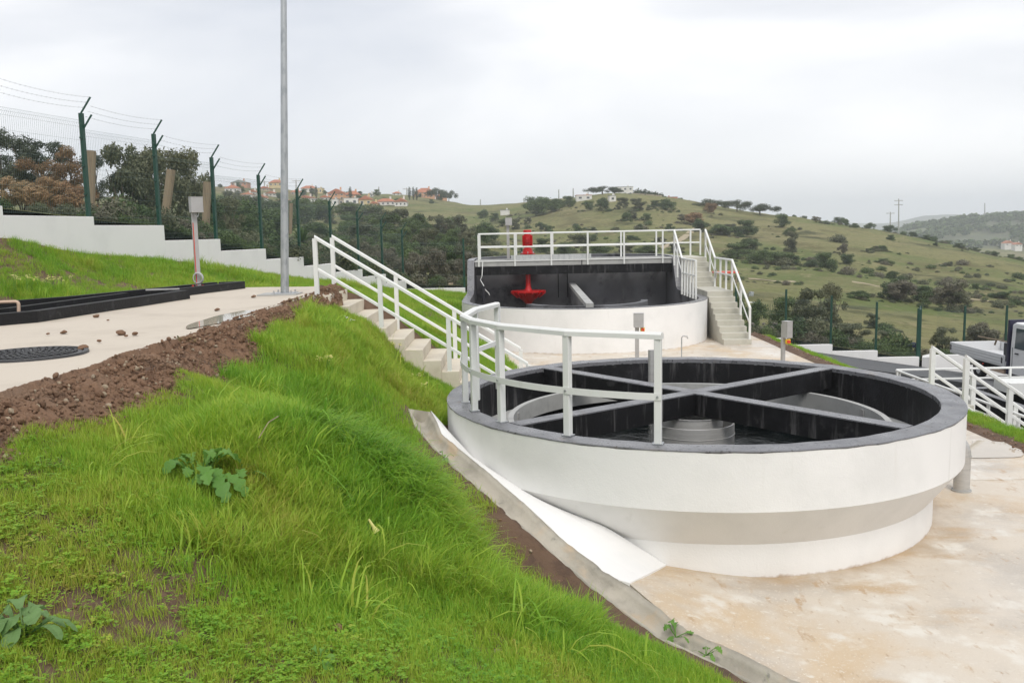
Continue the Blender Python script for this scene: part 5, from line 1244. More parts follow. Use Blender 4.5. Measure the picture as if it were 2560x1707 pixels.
# bushes on the pasture hill: photo x, foot y, width, height
HB = [(1359, 537, 74, 40, 'round'), (1335, 530, 50, 34, 'round'), (1385, 528, 40, 30, 'round'), (1418, 516, 34, 24, 'round'), (1507, 526, 36, 30, 'round'), (1474, 526, 28, 22, 'round'), (1555, 524, 30, 27, 'olive'), (1594, 527, 38, 28, 'olive'), (1670, 526, 40, 28, 'round'), (1642, 516, 30, 14, 'round'),
      (1566, 552, 26, 20, 'round'), (1585, 548, 24, 15, 'olive'), (1617, 550, 23, 15, 'round'), (1601, 574, 16, 14, 'round'), (1675, 579, 21, 18, 'round'), (1351, 574, 24, 18, 'round'), (1372, 577, 16, 12, 'round'), (1446, 580, 26, 17, 'round'), (1483, 579, 16, 10, 'round'), (1541, 576, 14, 7, 'olive'), (1729, 562, 52, 26, 'cane'), (1712, 556, 30, 18, 'bare'), (1747, 580, 40, 31, 'round'), (1440, 566, 10, 6, 'round'), (1320, 560, 20, 14, 'olive'), (1290, 575, 30, 24, 'olive'), (1262, 566, 30, 20, 'round'), (1236, 552, 26, 18, 'round'), (1210, 545, 30, 20, 'round'),
      (1446, 634, 56, 44, 'olive'), (1410, 640, 50, 30, 'round'), (1500, 640, 60, 30, 'round'), (1560, 632, 50, 24, 'olive'), (1360, 632, 50, 34, 'round'), (1620, 640, 56, 26, 'round'), (1690, 632, 50, 24, 'olive'), (1480, 604, 30, 16, 'round'), (1580, 600, 30, 12, 'round'), (1650, 608, 30, 14, 'olive'),
      (1775, 534, 27, 24, 'rustbush'), (1861, 591, 50, 38, 'round'), (1800, 588, 60, 26, 'round'), (1830, 582, 40, 20, 'olive'), (1956, 570, 36, 32, 'round'), (1978, 629, 42, 46, 'olive'), (1972, 588, 34, 18, 'round'), (1843, 645, 64, 34, 'round'), (1905, 660, 60, 34, 'round'), (1945, 661, 60, 28, 'round'), (1978, 662, 48, 24, 'round'), (2067, 677, 50, 42, 'round'), (2030, 668, 36, 18, 'round'), (2120, 660, 34, 22, 'round'), (2106, 636, 22, 24, 'bare'), (2188, 629, 14, 13, 'olive'), (2210, 627, 22, 13, 'round'), (2168, 630, 10, 8, 'olive'), (2208, 657, 30, 10, 'round'), (2230, 697, 27, 19, 'round'), (2095, 565, 24, 20, 'round'), (2115, 565, 19, 17, 'round'), (2137, 571, 15, 12, 'round'), (2175, 577, 23, 19, 'round'), (2223, 582, 30, 17, 'round'), (2285, 592, 22, 12, 'round'), (2316, 598, 22, 10, 'round'), (2336, 600, 20, 9, 'round'), (2365, 620, 34, 17, 'round'), (2338, 614, 12, 8, 'round'), (2398, 619, 22, 10, 'round'), (2486, 640, 19, 12, 'round'), (2526, 644, 16, 8, 'round'), (2548, 650, 16, 8, 'round'), (2440, 627, 18, 8, 'round'), (1985, 552, 16, 14, 'round'), (2010, 553, 12, 12, 'round'), (2040, 556, 18, 13, 'bare'), (2059, 560, 10, 7, 'round'), (2227, 600, 18, 12, 'round'), (2100, 606, 14, 10, 'olive'), (2375, 665, 12, 10, 'olive'), (1870, 622, 60, 24, 'round'),
      (2248, 753, 74, 46, 'bare'), (2230, 750, 60, 40, 'round'), (2307, 754, 66, 38, 'round'), (2376, 776, 74, 66, 'bare'), (2395, 778, 60, 46, 'olive'), (2179, 828, 42, 40, 'olive'), (2240, 712, 30, 14, 'round'), (2150, 748, 50, 20, 'round'), (2440, 722, 20, 12, 'round'), (2500, 745, 50, 16, 'round'), (2550, 760, 40, 16, 'olive')]
BUSH = []
for i, (px, by, wp, hp_, k) in enumerate(HB):
    # find how far the foot of the bush lies on the hillside
    best = None
    for d in np.geomspace(60, 330, 140):
        q = at(px, by, d); z = float(hill_z(np.array([q.x]), np.array([d]))[0])
        if best is None or abs(z - q.z) / d < best[0]: best = (abs(z - q.z) / d, d)
    d = best[1]
    nm = {'round': 'dark green bush', 'olive': 'grey green bush', 'bare': 'bare twiggy shrub', 'cane': 'dry tan shrub', 'rustbush': 'rust coloured shrub'}[k]
    where = ('high on' if by < 560 else 'midway down' if by < 640 else 'low on') + ' the pasture hill ' + ('left of the red house' if px < 1620 else 'below the umbrella pines' if px < 2000 else 'near the utility poles' if px < 2260 else 'at its right end')
    q_ = at(px, by, d); BUSH.append((q_.x, d, wp * d / FPX))
    tree_px(k, px, by, wp * 1.2, hp_ * 1.15, d, unique(nm + ' ' + where, ['standing alone', 'beside another', 'wide', 'in a row', 'narrow', 'leaning', 'lowest one']), 'bushes on the pasture hill', parts=False, name='hill_bush' if k in ('round', 'olive') else None, cat='bush')
for px, by, wp, hp_, d, lab in ((1786, 535, 112, 39, 262, 'first umbrella pine of the row on the hill crest, beside the rust shrub'), (1843, 537, 84, 38, 258, 'middle umbrella pine of the row on the hill crest'), (1900, 545, 100, 38, 252, 'last umbrella pine of the row, its trunk and sky gap showing'), (1507, 503, 100, 38, 300, 'large umbrella pine in front of the white hilltop villa'), (1537, 498, 46, 26, 304, 'small umbrella pine touching the white hilltop villa'), (1092, 494, 66, 25, 405, 'dark pine behind the peach villa in the village'), (1122, 499, 46, 24, 400, 'dark pine at the right end of the village')):
    tree_px('pine', px, by, wp, hp_, d, lab, 'umbrella pines')
for k, px, by, wp, hp_, d, lab in (('olive', 2020, 828, 110, 110, 46, 'big straggly olive tree behind the first right fence post'), ('olive', 2075, 836, 100, 128, 50, 'big pale olive tree between the right fence posts'), ('round', 1965, 826, 80, 90, 48, 'dark bushy tree left of the big olives'), ('round', 1890, 815, 70, 70, 46, 'dark bush behind the stone pile beyond the stairs'), ('olive', 2131, 858, 90, 52, 43, 'low grey bush behind the stepped white wall'), ('olive', 2358, 872, 80, 56, 43, 'low grey bush right of the green gate'), ('bare', 2453, 868, 84, 62, 43, 'twiggy grey bush behind the truck bed'), ('round', 1845, 800, 60, 70, 55, 'dark bush just right of the stair handrail'), ('olive', 2210, 866, 70, 40, 44, 'small grey bush behind the bending person'), ('bare', 2530, 868, 60, 44, 44, 'twiggy bush behind the truck cab')):
    tree_px(k, px, by, wp, hp_, d, lab, 'bushes just outside the right fence')

# ------------------------------------------------------------------ village and hill houses
WC = {}
def wallm(c):
    if c not in WC: WC[c] = M('house_wall', c, .85, var=((.6, tuple(v * .86 for v in c), .45, .7),))
    return WC[c]
roofm = M('terracotta_roof', (.40, .155, .085), .85, var=((.5, (.30, .12, .07), .45, .7), (3, (.46, .21, .12), .55, .75)))
groof = M('grey_roof', (.27, .28, .26), .85)
win_m = M('house_window', (.06, .07, .08), .3)
def house(pxl, pxr, yt, yb_, d, wc, rm, label, roof='hip', nwin=3, storeys=1, depth=.75, rot=None, win=True, rfrac=.42, group='houses on the hills'):
    best = None
    for dd_ in np.geomspace(230, 430, 160):
        q = at((pxl + pxr) / 2, yb_ - 1, dd_); er = abs(float(hill_z(np.array([q.x]), np.array([dd_]))[0]) - q.z) / dd_
        if best is None or er < best[0]: best = (er, dd_)
    if best[0] < .0012 and d < 500: d = best[1]
    a = at(pxl, yb_, d); b = at(pxr, yb_, d); t_ = at(pxl, yt, d); wd = b.x - a.x; cx = (a.x + b.x) / 2; H = t_.z - a.z
    dp = max(5.0, wd * depth); z0 = a.z; zb0 = float(min(hill_z(np.array([cx]), np.array([d + dp]))[0], z0)) - 2.5
    o = thing('house', label, 'house', (cx, d, z0), group)
    hw = H * (1 - rfrac) if roof != 'flat' else H
    MB().box((cx, d + dp / 2, (zb0 + z0 + hw) / 2), (wd, dp, hw + z0 - zb0)).build('wall', wallm(wc), o)
    ov = .3
    if roof == 'hip':
        k = min(wd, dp) * .45
        m_ = MB(); xl_, xr_ = cx - wd / 2 - ov, cx + wd / 2 + ov; yf, yk = d - ov, d + dp + ov; zt0 = z0 + hw + .01; zt1 = z0 + H
        m_.add([(xl_, yf, zt0), (xr_, yf, zt0), (xr_, yk, zt0), (xl_, yk, zt0), (xl_ + k, (yf + yk) / 2, zt1), (xr_ - k, (yf + yk) / 2, zt1)], [(0, 1, 5, 4), (1, 2, 5), (2, 3, 4, 5), (3, 0, 4), (3, 2, 1, 0)])
        ro = m_.build('roof', rm, o)
    elif roof == 'gable':
        m_ = MB(); xl_, xr_ = cx - wd / 2 - ov, cx + wd / 2 + ov; yf, yk = d - ov, d + dp + ov; zt0 = z0 + hw + .01; zt1 = z0 + H
        m_.add([(xl_, yf, zt0), (xr_, yf, zt0), (xr_, yk, zt0), (xl_, yk, zt0), (cx, yf, zt1), (cx, yk, zt1)], [(0, 4, 5, 3), (1, 2, 5, 4), (0, 1, 4), (3, 5, 2), (3, 2, 1, 0)])
        ro = m_.build('roof', rm, o)
    else:
        ro = MB().box((cx, d + dp / 2, z0 + hw + .08), (wd + .2, dp + .2, .16)).build('roof', rm, o)
    MB().box((cx + wd * .22, d + dp * .45, z0 + H + .1), (.6, .6, 1.2)).build('chimney', wallm(wc), ro)
    if win:
        for s_ in range(storeys):
            for i in range(nwin):
                x_ = cx - wd / 2 + wd * (i + .5) / nwin; zc_ = z0 + hw * (s_ + .55) / storeys
                w_ = MB().box((x_, d - .02, zc_), (min(1.3, wd / nwin * .45), .12, min(1.3, hw / storeys * .42))).build('window', wallm((.72, .71, .68)), o)
                MB().box((x_, d - .085, zc_), (min(1.1, wd / nwin * .36), .04, min(1.1, hw / storeys * .34))).build('pane', win_m, w_)
    return o
PEACH = (.60, .33, .19); CREAM = (.60, .48, .26); WHT = (.70, .68, .64); TAN = (.42, .34, .25); SAL = (.55, .27, .18); REDW = (.42, .11, .06); GREYG = (.36, .36, .31)
VH = [(600, 630, 481, 494, 375, WHT, roofm, 'white house with red roof between the third and fourth fence posts', 'hip', 3, 1), (664, 690, 478, 492, 385, WHT, roofm, 'white house below the cream one, left of the lamp post', 'gable', 3, 1), (726, 750, 474, 488, 390, TAN, roofm, 'tan house just right of the lamp post', 'hip', 2, 1), (800, 822, 488, 502, 375, WHT, roofm, 'white house left of the plain white blocks', 'gable', 2, 1), (925, 944, 503, 517, 360, CREAM, roofm, 'little cream house below the yellow one', 'gable', 2, 1), (690, 722, 496, 509, 350, WHT, roofm, 'white house partly behind the lamp post, lowest in the village', 'hip', 3, 1), (577, 618, 450, 466, 425, SAL, groof, 'long salmon house with a flat greyish roof at the left of the village', 'gable', 4, 1), (562, 594, 462, 482, 400, WHT, roofm, 'white house under a big red roof at the village left end', 'hip', 3, 1), (672, 706, 449, 467, 430, CREAM, roofm, 'cream house with hipped roof half hidden by the lamp post', 'hip', 3, 1), (620, 640, 474, 489, 390, WHT, roofm, 'small white house left of the fourth fence post', 'gable', 2, 1), (646, 663, 487, 504, 372, WHT, roofm, 'small white cottage just right of the fourth fence post', 'gable', 2, 1), (646, 673, 466, 478, 405, TAN, roofm, 'long low red roofed house above the white cottage', 'gable', 3, 1), (752, 789, 464, 480, 420, WHT, roofm, 'house with wide orange hipped roof right of the lamp post', 'hip', 4, 1), (788, 806, 471, 485, 418, CREAM, groof, 'cream block joined to the orange roofed house', 'flat', 2, 1),
      (819, 862, 472, 499, 410, PEACH, roofm, 'left wing of the large peach house with balconies', 'gable', 3, 2), (862, 898, 477, 499, 412, PEACH, roofm, 'right wing of the large peach house with red roof', 'hip', 3, 2), (818, 845, 499, 515, 385, WHT, groof, 'plain white block below the peach house', 'flat', 2, 1), (846, 860, 499, 513, 386, TAN, groof, 'narrow tan block between the two white ones', 'flat', 1, 1), (860, 896, 496, 516, 384, WHT, groof, 'wide white block below the peach house', 'flat', 2, 1), (897, 930, 489, 513, 388, CREAM, roofm, 'yellow house with an orange roof and open porch', 'gable', 2, 1), (918, 932, 482, 493, 420, WHT, groof, 'white house with a grey roof above the yellow one', 'gable', 2, 1), (739, 787, 489, 505, 385, WHT, roofm, 'long white house with a low red roof below the skyline', 'gable', 5, 1), (771, 793, 506, 519, 366, GREYG, groof, 'greenish grey shed beside the cypresses', 'flat', 1, 1), (739, 764, 513, 525, 355, TAN, roofm, 'small red roofed shed left of the cypresses', 'gable', 2, 1),
      (940, 988, 496, 515, 380, WHT, roofm, 'white bungalow with a long red roof at the foot of the village', 'hip', 4, 1), (987, 1017, 495, 517, 378, WHT, roofm, 'white bungalow with gabled red roof right of its neighbour', 'gable', 3, 1), (981, 1001, 479, 489, 425, WHT, roofm, 'small red roofed house alone on the village skyline', 'hip', 2, 1), (1037, 1085, 470, 495, 420, PEACH, roofm, 'large peach villa on the skyline with many windows', 'hip', 5, 2), (1089, 1116, 485, 498, 415, PEACH, roofm, 'low peach annex right of the large villa', 'hip', 2, 1), (894, 910, 515, 537, 350, WHT, groof, 'tall narrow white block below the yellow house', 'flat', 1, 2), (818, 852, 523, 538, 345, TAN, groof, 'low ruined tan building below the white blocks', 'flat', 3, 1),
      (1251, 1274, 526, 539, 290, WHT, groof, 'white shed alone among the trees of the valley', 'flat', 0, 1), (1543, 1583, 468, 491, 325, WHT, groof, 'white modern villa on the hilltop', 'flat', 3, 2), (1441, 1480, 489, 502, 312, WHT, roofm, 'low white outbuilding left of the hilltop pine', 'flat', 2, 1), (1524, 1540, 490, 505, 306, WHT, groof, 'small white outbuilding below the hilltop villa', 'flat', 1, 1), (1629, 1694, 494, 512, 296, REDW, groof, 'long red walled house on the hill crest', 'flat', 4, 1), (1688, 1706, 506, 518, 292, GREYG, groof, 'grey shed at the end of the red walled house', 'flat', 1, 1)]
for v in VH:
    house(*v[:7], v[7], roof=v[8], nwin=v[9], storeys=v[10], win=v[9] > 0, rfrac=.45 if v[8] != 'flat' else 0)
for i, (a, b, t_, bb, dd_) in enumerate(((2512, 2536, 602, 615, 640), (2538, 2556, 606, 617, 630))):
    house(a, b, t_, bb, dd_, WHT, roofm, ('white house with a red roof far off at the right edge', 'second white house far off at the right edge')[i], roof='gable', nwin=2, rfrac=.5)
# hilltop hedge and boundary wall
o = MB().bar(at(1582, 492, 318), at(1652, 498, 305), 1.0, 2.4).build('boundary_wall', wallm(TAN)); tag(o, 'tan terrace wall beside the hilltop villa', 'wall')
V, Fc = leaf_cloud([tuple(at(1592 + i * 6, 484 + i * 1.1, 320)) for i in range(11)], [1.5] * 11, 900, .7, 77)
o = npmesh('hedge', V, Fc, F_pine, False); tag(o, 'long clipped dark hedge right of the hilltop villa', 'hedge')
# small canopy, junk and frame beyond the stairs
c = at(1812, 682, 80); cz = float(hill_z(np.array([c.x]), np.array([80.]))[0])
o = thing('canopy', 'small open shelter with a flat red roof beyond the grey stairs', 'shelter', (c.x, 80, cz))
MB().box((c.x, 80, c.z + .05), (2.1, 1.6, .14)).build('roof', redbtn, o)
for sx_ in (-.9, .9): MB().bar((c.x + sx_, 79.5, cz - .3), (c.x + sx_, 79.5, c.z), .1, .1).build('post', wood, o)
c = at(1866, 700, 74); cz = float(hill_z(np.array([c.x]), np.array([74.]))[0])
o = thing('scrap_pile', 'small heap of pale scrap on the grass beyond the stair handrail', 'scrap', (c.x, 74, cz))
for k in range(6): MB().box((c.x + rnd.uniform(-.5, .5), 74 + rnd.uniform(-.3, .3), cz + .15 + .08 * k), (rnd.uniform(.2, .5), .3, rnd.uniform(.1, .3)), rnd.uniform(0, 3)).build('scrap_piece', rnd.choice([boxm, galv, greyrock]), o)
c = at(1890, 738, 62); cz = float(hill_z(np.array([c.x]), np.array([62.]))[0])
o = thing('wire_pen', 'small wire pen with a white door frame beyond the stairs', 'pen', (c.x, 62, cz))
m_ = MB(); m_.bar((c.x - .5, 62, cz - .2), (c.x - .5, 62, cz + .7), .1, .1); m_.bar((c.x - .15, 62, cz - .2), (c.x - .15, 62, cz + .7), .1, .1); m_.bar((c.x - .55, 62, cz + .72), (c.x - .1, 62, cz + .72), .1, .08); m_.build('door_frame', rail, o)
m_ = MB()
for k in range(12): m_.bar((c.x - .05 + k * .12, 62, cz - .2), (c.x - .05 + k * .12, 62, cz + .6), .02, .02)
m_.build('wire', darkp, o)

# dirt tracks lying on the hillside
def track(pts, wd, label):
    """a worn track through photo points laid on the hillside"""
    P = []
    for px, py in pts:
        best = None
        for d in np.geomspace(50, 320, 260):
            q = at(px, py, d); z = float(hill_z(np.array([q.x]), np.array([d]))[0])
            if best is None or abs(z - q.z) / d < best[0]: best = (abs(z - q.z) / d, q.x, d)
        P.append((best[1], best[2], 0))
    P = resample(P, 60); V = []
    for i in range(60):
        t = P[min(i + 1, 59)] - P[max(i - 1, 0)]; s_ = np.array([-t[1], t[0], 0]); s_ /= np.linalg.norm(s_) + 1e-9
        for k in np.linspace(-1, 1, 5):
            q = P[i] + s_ * k * wd / 2; V.append((q[0], q[1], float(hill_z(np.array([q[0]]), np.array([q[1]]))[0]) + .10 - .05 * abs(k)))
    npmesh('track', np.array(V), gridfaces(60, 5), trackm, kind='structure')
track([(1650, 622), (1690, 606), (1725, 582), (1760, 560)], 1.6, '')
track([(2130, 704), (2170, 711), (2230, 722), (2290, 730), (2360, 738), (2420, 748), (2510, 759)], .9, '')
track([(1870, 698), (1930, 703), (1985, 704)], .9, '')

# utility poles
for px, yt, yb_, d, arms, lab in ((2247, 497, 581, 240, 2, 'tall utility pole with crossarms on the hill crest'), (2226, 530, 568, 330, 1, 'smaller utility pole left of the tall one'), (2462, 508, 540, 860, 0, 'distant mast on the far hill at the right'), (1397, 474, 502, 335, 0, 'thin pole on the hill crest left of the villa'), (1433, 471, 494, 325, 0, 'thin pole just left of the hilltop outbuilding'), (1310, 495, 512, 380, 0, 'thin pole on the low saddle'), (1201, 499, 520, 425, 0, 'thin pole at the right end of the village skyline'), (947, 467, 488, 420, 0, 'thin pole on the village skyline above the bungalows'), (1017, 470, 490, 425, 1, 'utility pole left of the peach villa'), (1470, 476, 492, 330, 0, 'thin pole beside the hilltop shrubs'), (661, 452, 470, 428, 1, 'utility pole between the left village houses'), (740, 450, 475, 425, 1, 'utility pole right of the lamp post on the skyline')):
    a, b = at(px, yb_, d), at(px, yt, d); s_ = d / 240
    o = thing('utility_pole', lab, 'utility pole', tuple(a), 'utility poles')
    MB().tube([a + Vector((0, 0, -2)), b], [.2 * s_, .13 * s_], 6).build('pole', greyc, o)
    for k in range(arms): MB().bar(b + Vector((-1.1 * s_, 0, -.5 - 1.1 * k)), b + Vector((1.1 * s_, 0, -.5 - 1.1 * k)), .16 * s_, .16 * s_).build('crossarm', greyc, o)

# rocks
def rock_mesh(seed, mat):
    import bmesh
    bm = bmesh.new(); bmesh.ops.create_icosphere(bm, subdivisions=2, radius=1); R = random.Random(seed)
    ax = [(Vector((R.gauss(0, 1), R.gauss(0, 1), R.gauss(0, 1))).normalized(), R.uniform(.55, .9)) for _ in range(9)]
    for v in bm.verts:
        for n_, d_ in ax:
            s_ = v.co.dot(n_) - d_
            if s_ > 0: v.co -= n_ * s_
        v.co *= 1 + R.uniform(-.03, .03)
    me = bpy.data.meshes.new('rock'); bm.to_mesh(me); bm.free(); me.materials.append(mat); return me
RK = [rock_mesh(i, rockm) for i in range(3)]; RG = [rock_mesh(10 + i, greyrock) for i in range(3)]
def rocks(lst, d, meshes, label, group, jit=.6):
    for px, py, wp, hp_ in lst:
        dd = d + rnd.uniform(0, jit); q = at(px, py, dd); s_ = wp * dd / FPX / 2
        o = bpy.data.objects.new('rock', rnd.choice(meshes)); COL.objects.link(o); o.location = q; o.scale = (s_, s_ * .9, hp_ * dd / FPX / 2); o.rotation_euler = (rnd.uniform(-.2, .2), rnd.uniform(-.2, .2), rnd.uniform(0, 6)); tag(o, label, 'rock', group)
rocks([(1040, 714, 26, 14), (1062, 711, 28, 16), (1085, 708, 24, 18), (1104, 711, 30, 18), (1128, 713, 26, 14), (1150, 716, 22, 12), (1075, 717, 30, 12), (1118, 719, 26, 10), (1172, 722, 24, 16)], 38.3, RK, 'pale ochre rock piled behind the end of the left boundary wall', 'ochre rocks behind the wall')
rocks([(1866 + i * 9 + rnd.uniform(-3, 3), 826 - (i % 3) * 8 + rnd.uniform(-2, 2), rnd.uniform(10, 19), rnd.uniform(7, 12)) for i in range(9)] * 1 + [(1870 + i * 9, 831, 15, 10) for i in range(8)], 38.4, RG, 'grey stone in the tumbled stone wall beyond the grey stairs', 'stones of the tumbled wall', 1.0)
rocks([(1990, 838, 22, 14), (2010, 840, 24, 13), (2032, 838, 26, 15), (2046, 842, 18, 10), (1962, 834, 18, 16), (1975, 828, 14, 9)], 38.2, RG, 'grey stone lying behind the wall near the right control box', 'stones behind the right wall')

# ------------------------------------------------------------------ scattering helper (grass, clods, scrub)
def scatter(name, pts, rot, scl, idx, protos, lush=None, kind='stuff'):
    col = bpy.data.collections.new(name + '_kinds')
    for i, me in enumerate(protos):
        o = bpy.data.objects.new('%s_%02d' % (name, i), me); col.objects.link(o)
    me = bpy.data.meshes.new(name); n_ = len(pts); me.vertices.add(n_); me.vertices.foreach_set('co', np.ascontiguousarray(pts, np.float32).ravel())
    for nm, ty, dat in (('rot', 'FLOAT_VECTOR', rot), ('scl', 'FLOAT_VECTOR', scl)):
        a = me.attributes.new(nm, ty, 'POINT'); a.data.foreach_set('vector', np.ascontiguousarray(dat, np.float32).ravel())
    a = me.attributes.new('idx', 'INT', 'POINT'); a.data.foreach_set('value', np.ascontiguousarray(idx, np.int32))
    a = me.attributes.new('lush', 'FLOAT', 'POINT'); a.data.foreach_set('value', np.ascontiguousarray(lush if lush is not None else np.full(n_, .5), np.float32))
    o = link(name, me, kind=kind)
    ng = bpy.data.node_groups.new(name + '_nodes', 'GeometryNodeTree')
    ng.interface.new_socket('Geometry', in_out='INPUT', socket_type='NodeSocketGeometry'); ng.interface.new_socket('Geometry', in_out='OUTPUT', socket_type='NodeSocketGeometry')
    gi = ng.nodes.new('NodeGroupInput'); go = ng.nodes.new('NodeGroupOutput'); ip = ng.nodes.new('GeometryNodeInstanceOnPoints')
    ci = ng.nodes.new('GeometryNodeCollectionInfo'); ci.inputs['Collection'].default_value = col; ci.inputs['Separate Children'].default_value = True; ci.inputs['Reset Children'].default_value = True
    def na(nm, ty):
        q = ng.nodes.new('GeometryNodeInputNamedAttribute'); q.data_type = ty; q.inputs['Name'].default_value = nm; return q.outputs['Attribute']
    er = ng.nodes.new('FunctionNodeEulerToRotation')
    L = ng.links.new
    L(gi.outputs[0], ip.inputs['Points']); L(ci.outputs[0], ip.inputs['Instance']); ip.inputs['Pick Instance'].default_value = True
    L(na('idx', 'INT'), ip.inputs['Instance Index']); L(na('rot', 'FLOAT_VECTOR'), er.inputs[0]); L(er.outputs[0], ip.inputs['Rotation']); L(na('scl', 'FLOAT_VECTOR'), ip.inputs['Scale'])
    L(ip.outputs[0], go.inputs[0])
    md = o.modifiers.new('scatter', 'NODES'); md.node_group = ng
    return o
def tuft(seed, n_, h, spread, lean, wd, curl, nseg=3):
    """one tuft of grass: blades rise from a small patch and bend over"""
    R = np.random.RandomState(seed); V, Fc = [], []
    for b in range(n_):
        r = spread * math.sqrt(R.rand()); a = R.rand() * 6.28; base = np.array([r * math.cos(a), r * math.sin(a), -.01])
        L = h * R.uniform(.55, 1.15); az = R.normal(0, .75 if lean > .3 else 2.2); el0 = R.normal(1.35 - lean * .4, .16); k = curl * R.uniform(.5, 1.4)
        sd_ = np.array([-math.sin(az), math.cos(az), 0]); w_ = wd * R.uniform(.7, 1.3); p = base.copy(); o0 = len(V); el = el0
        for s_ in range(nseg + 1):
            t = s_ / nseg; ww = w_ * (1 - t ** 1.6) + .0003
            if s_ < nseg: V += [tuple(p - sd_ * ww / 2), tuple(p + sd_ * ww / 2)]
            else: V += [tuple(p)]
            p = p + np.array([math.cos(az) * math.cos(el), math.sin(az) * math.cos(el), math.sin(el)]) * L / nseg; el -= k
        for s_ in range(nseg - 1): Fc.append((o0 + 2 * s_, o0 + 2 * s_ + 1, o0 + 2 * s_ + 3, o0 + 2 * s_ + 2))
        Fc.append((o0 + 2 * nseg - 2, o0 + 2 * nseg - 1, o0 + 2 * nseg))
    me = bpy.data.meshes.new('tuft'); me.from_pydata(V, [], Fc); me.materials.append(grassm); return me
def clover(seed, n_=14):
    R = np.random.RandomState(seed); V, Fc = [], []
    for b in range(n_):
        c = np.array([R.uniform(-.06, .06), R.uniform(-.06, .06), R.uniform(.015, .05)])
        for l in range(3):
            a = l * 2.094 + R.rand(); d_ = np.array([math.cos(a), math.sin(a), R.uniform(-.1, .35)]); s_ = np.array([-math.sin(a), math.cos(a), 0]) * .007; q = .016 * R.uniform(.7, 1.2); o0 = len(V)
            V += [tuple(c), tuple(c + d_ * q * .6 - s_), tuple(c + d_ * q), tuple(c + d_ * q * .6 + s_)]; Fc.append((o0, o0 + 1, o0 + 2, o0 + 3))
    me = bpy.data.meshes.new('clover'); me.from_pydata(V, [], Fc); me.materials.append(grassm); return me
PG = [tuft(i, 24, .11, .075, .1, .0048, .28) for i in range(3)] + [tuft(10 + i, 20, .22, .08, .35, .0062, .36) for i in range(3)] + [tuft(20 + i, 17, .34, .09, .7, .0080, .46, 4) for i in range(4)] + [clover(30 + i) for i in range(2)] + [tuft(50, 7, .46, .06, .7, .013, .50, 5), tuft(51, 6, .40, .05, .4, .011, .42, 5), tuft(52, 4, .42, .05, .2, .004, .18, 4)]
BERM_R = -2.64
def grass_ok(X, Y):
    ok = ~(poly_in(X, Y, PLATP) | poly_in(X, Y, SLABP) | poly_in(X, Y, ROADP) | poly_in(X, Y, BASP))
    ok &= np.hypot(X - TC[0], Y - TC[1]) > 3.2
    ok &= ~(((np.abs(X - UC[0]) < 3.85) & (Y > UC[1])) | (np.hypot(X - UC[0], Y - UC[1]) < 3.85))
    ok &= ~((X > -3.2) & (X < .6) & (Y > 14.2) & (Y < 15.85))
    ok &= X > fence_x(Y) + .15
    ok &= ~((X > -3.22) & (X < BERM_R + .07 * np.sin(Y * 2.3) + .05 * np.sin(Y * 5.7 + 1) - .30 * np.clip((Y - 8) / 7, 0, 1)) & (Y < 16.4))
    ok &= ~((X > 5.85) & (X < 7.25) & (Y > 24.5) & (Y < 34)) & (Y < 37.2)
    ok &= ~(poly_in(X, Y, CUTP) & (X < 2.2) & (Y < 11))
    return ok
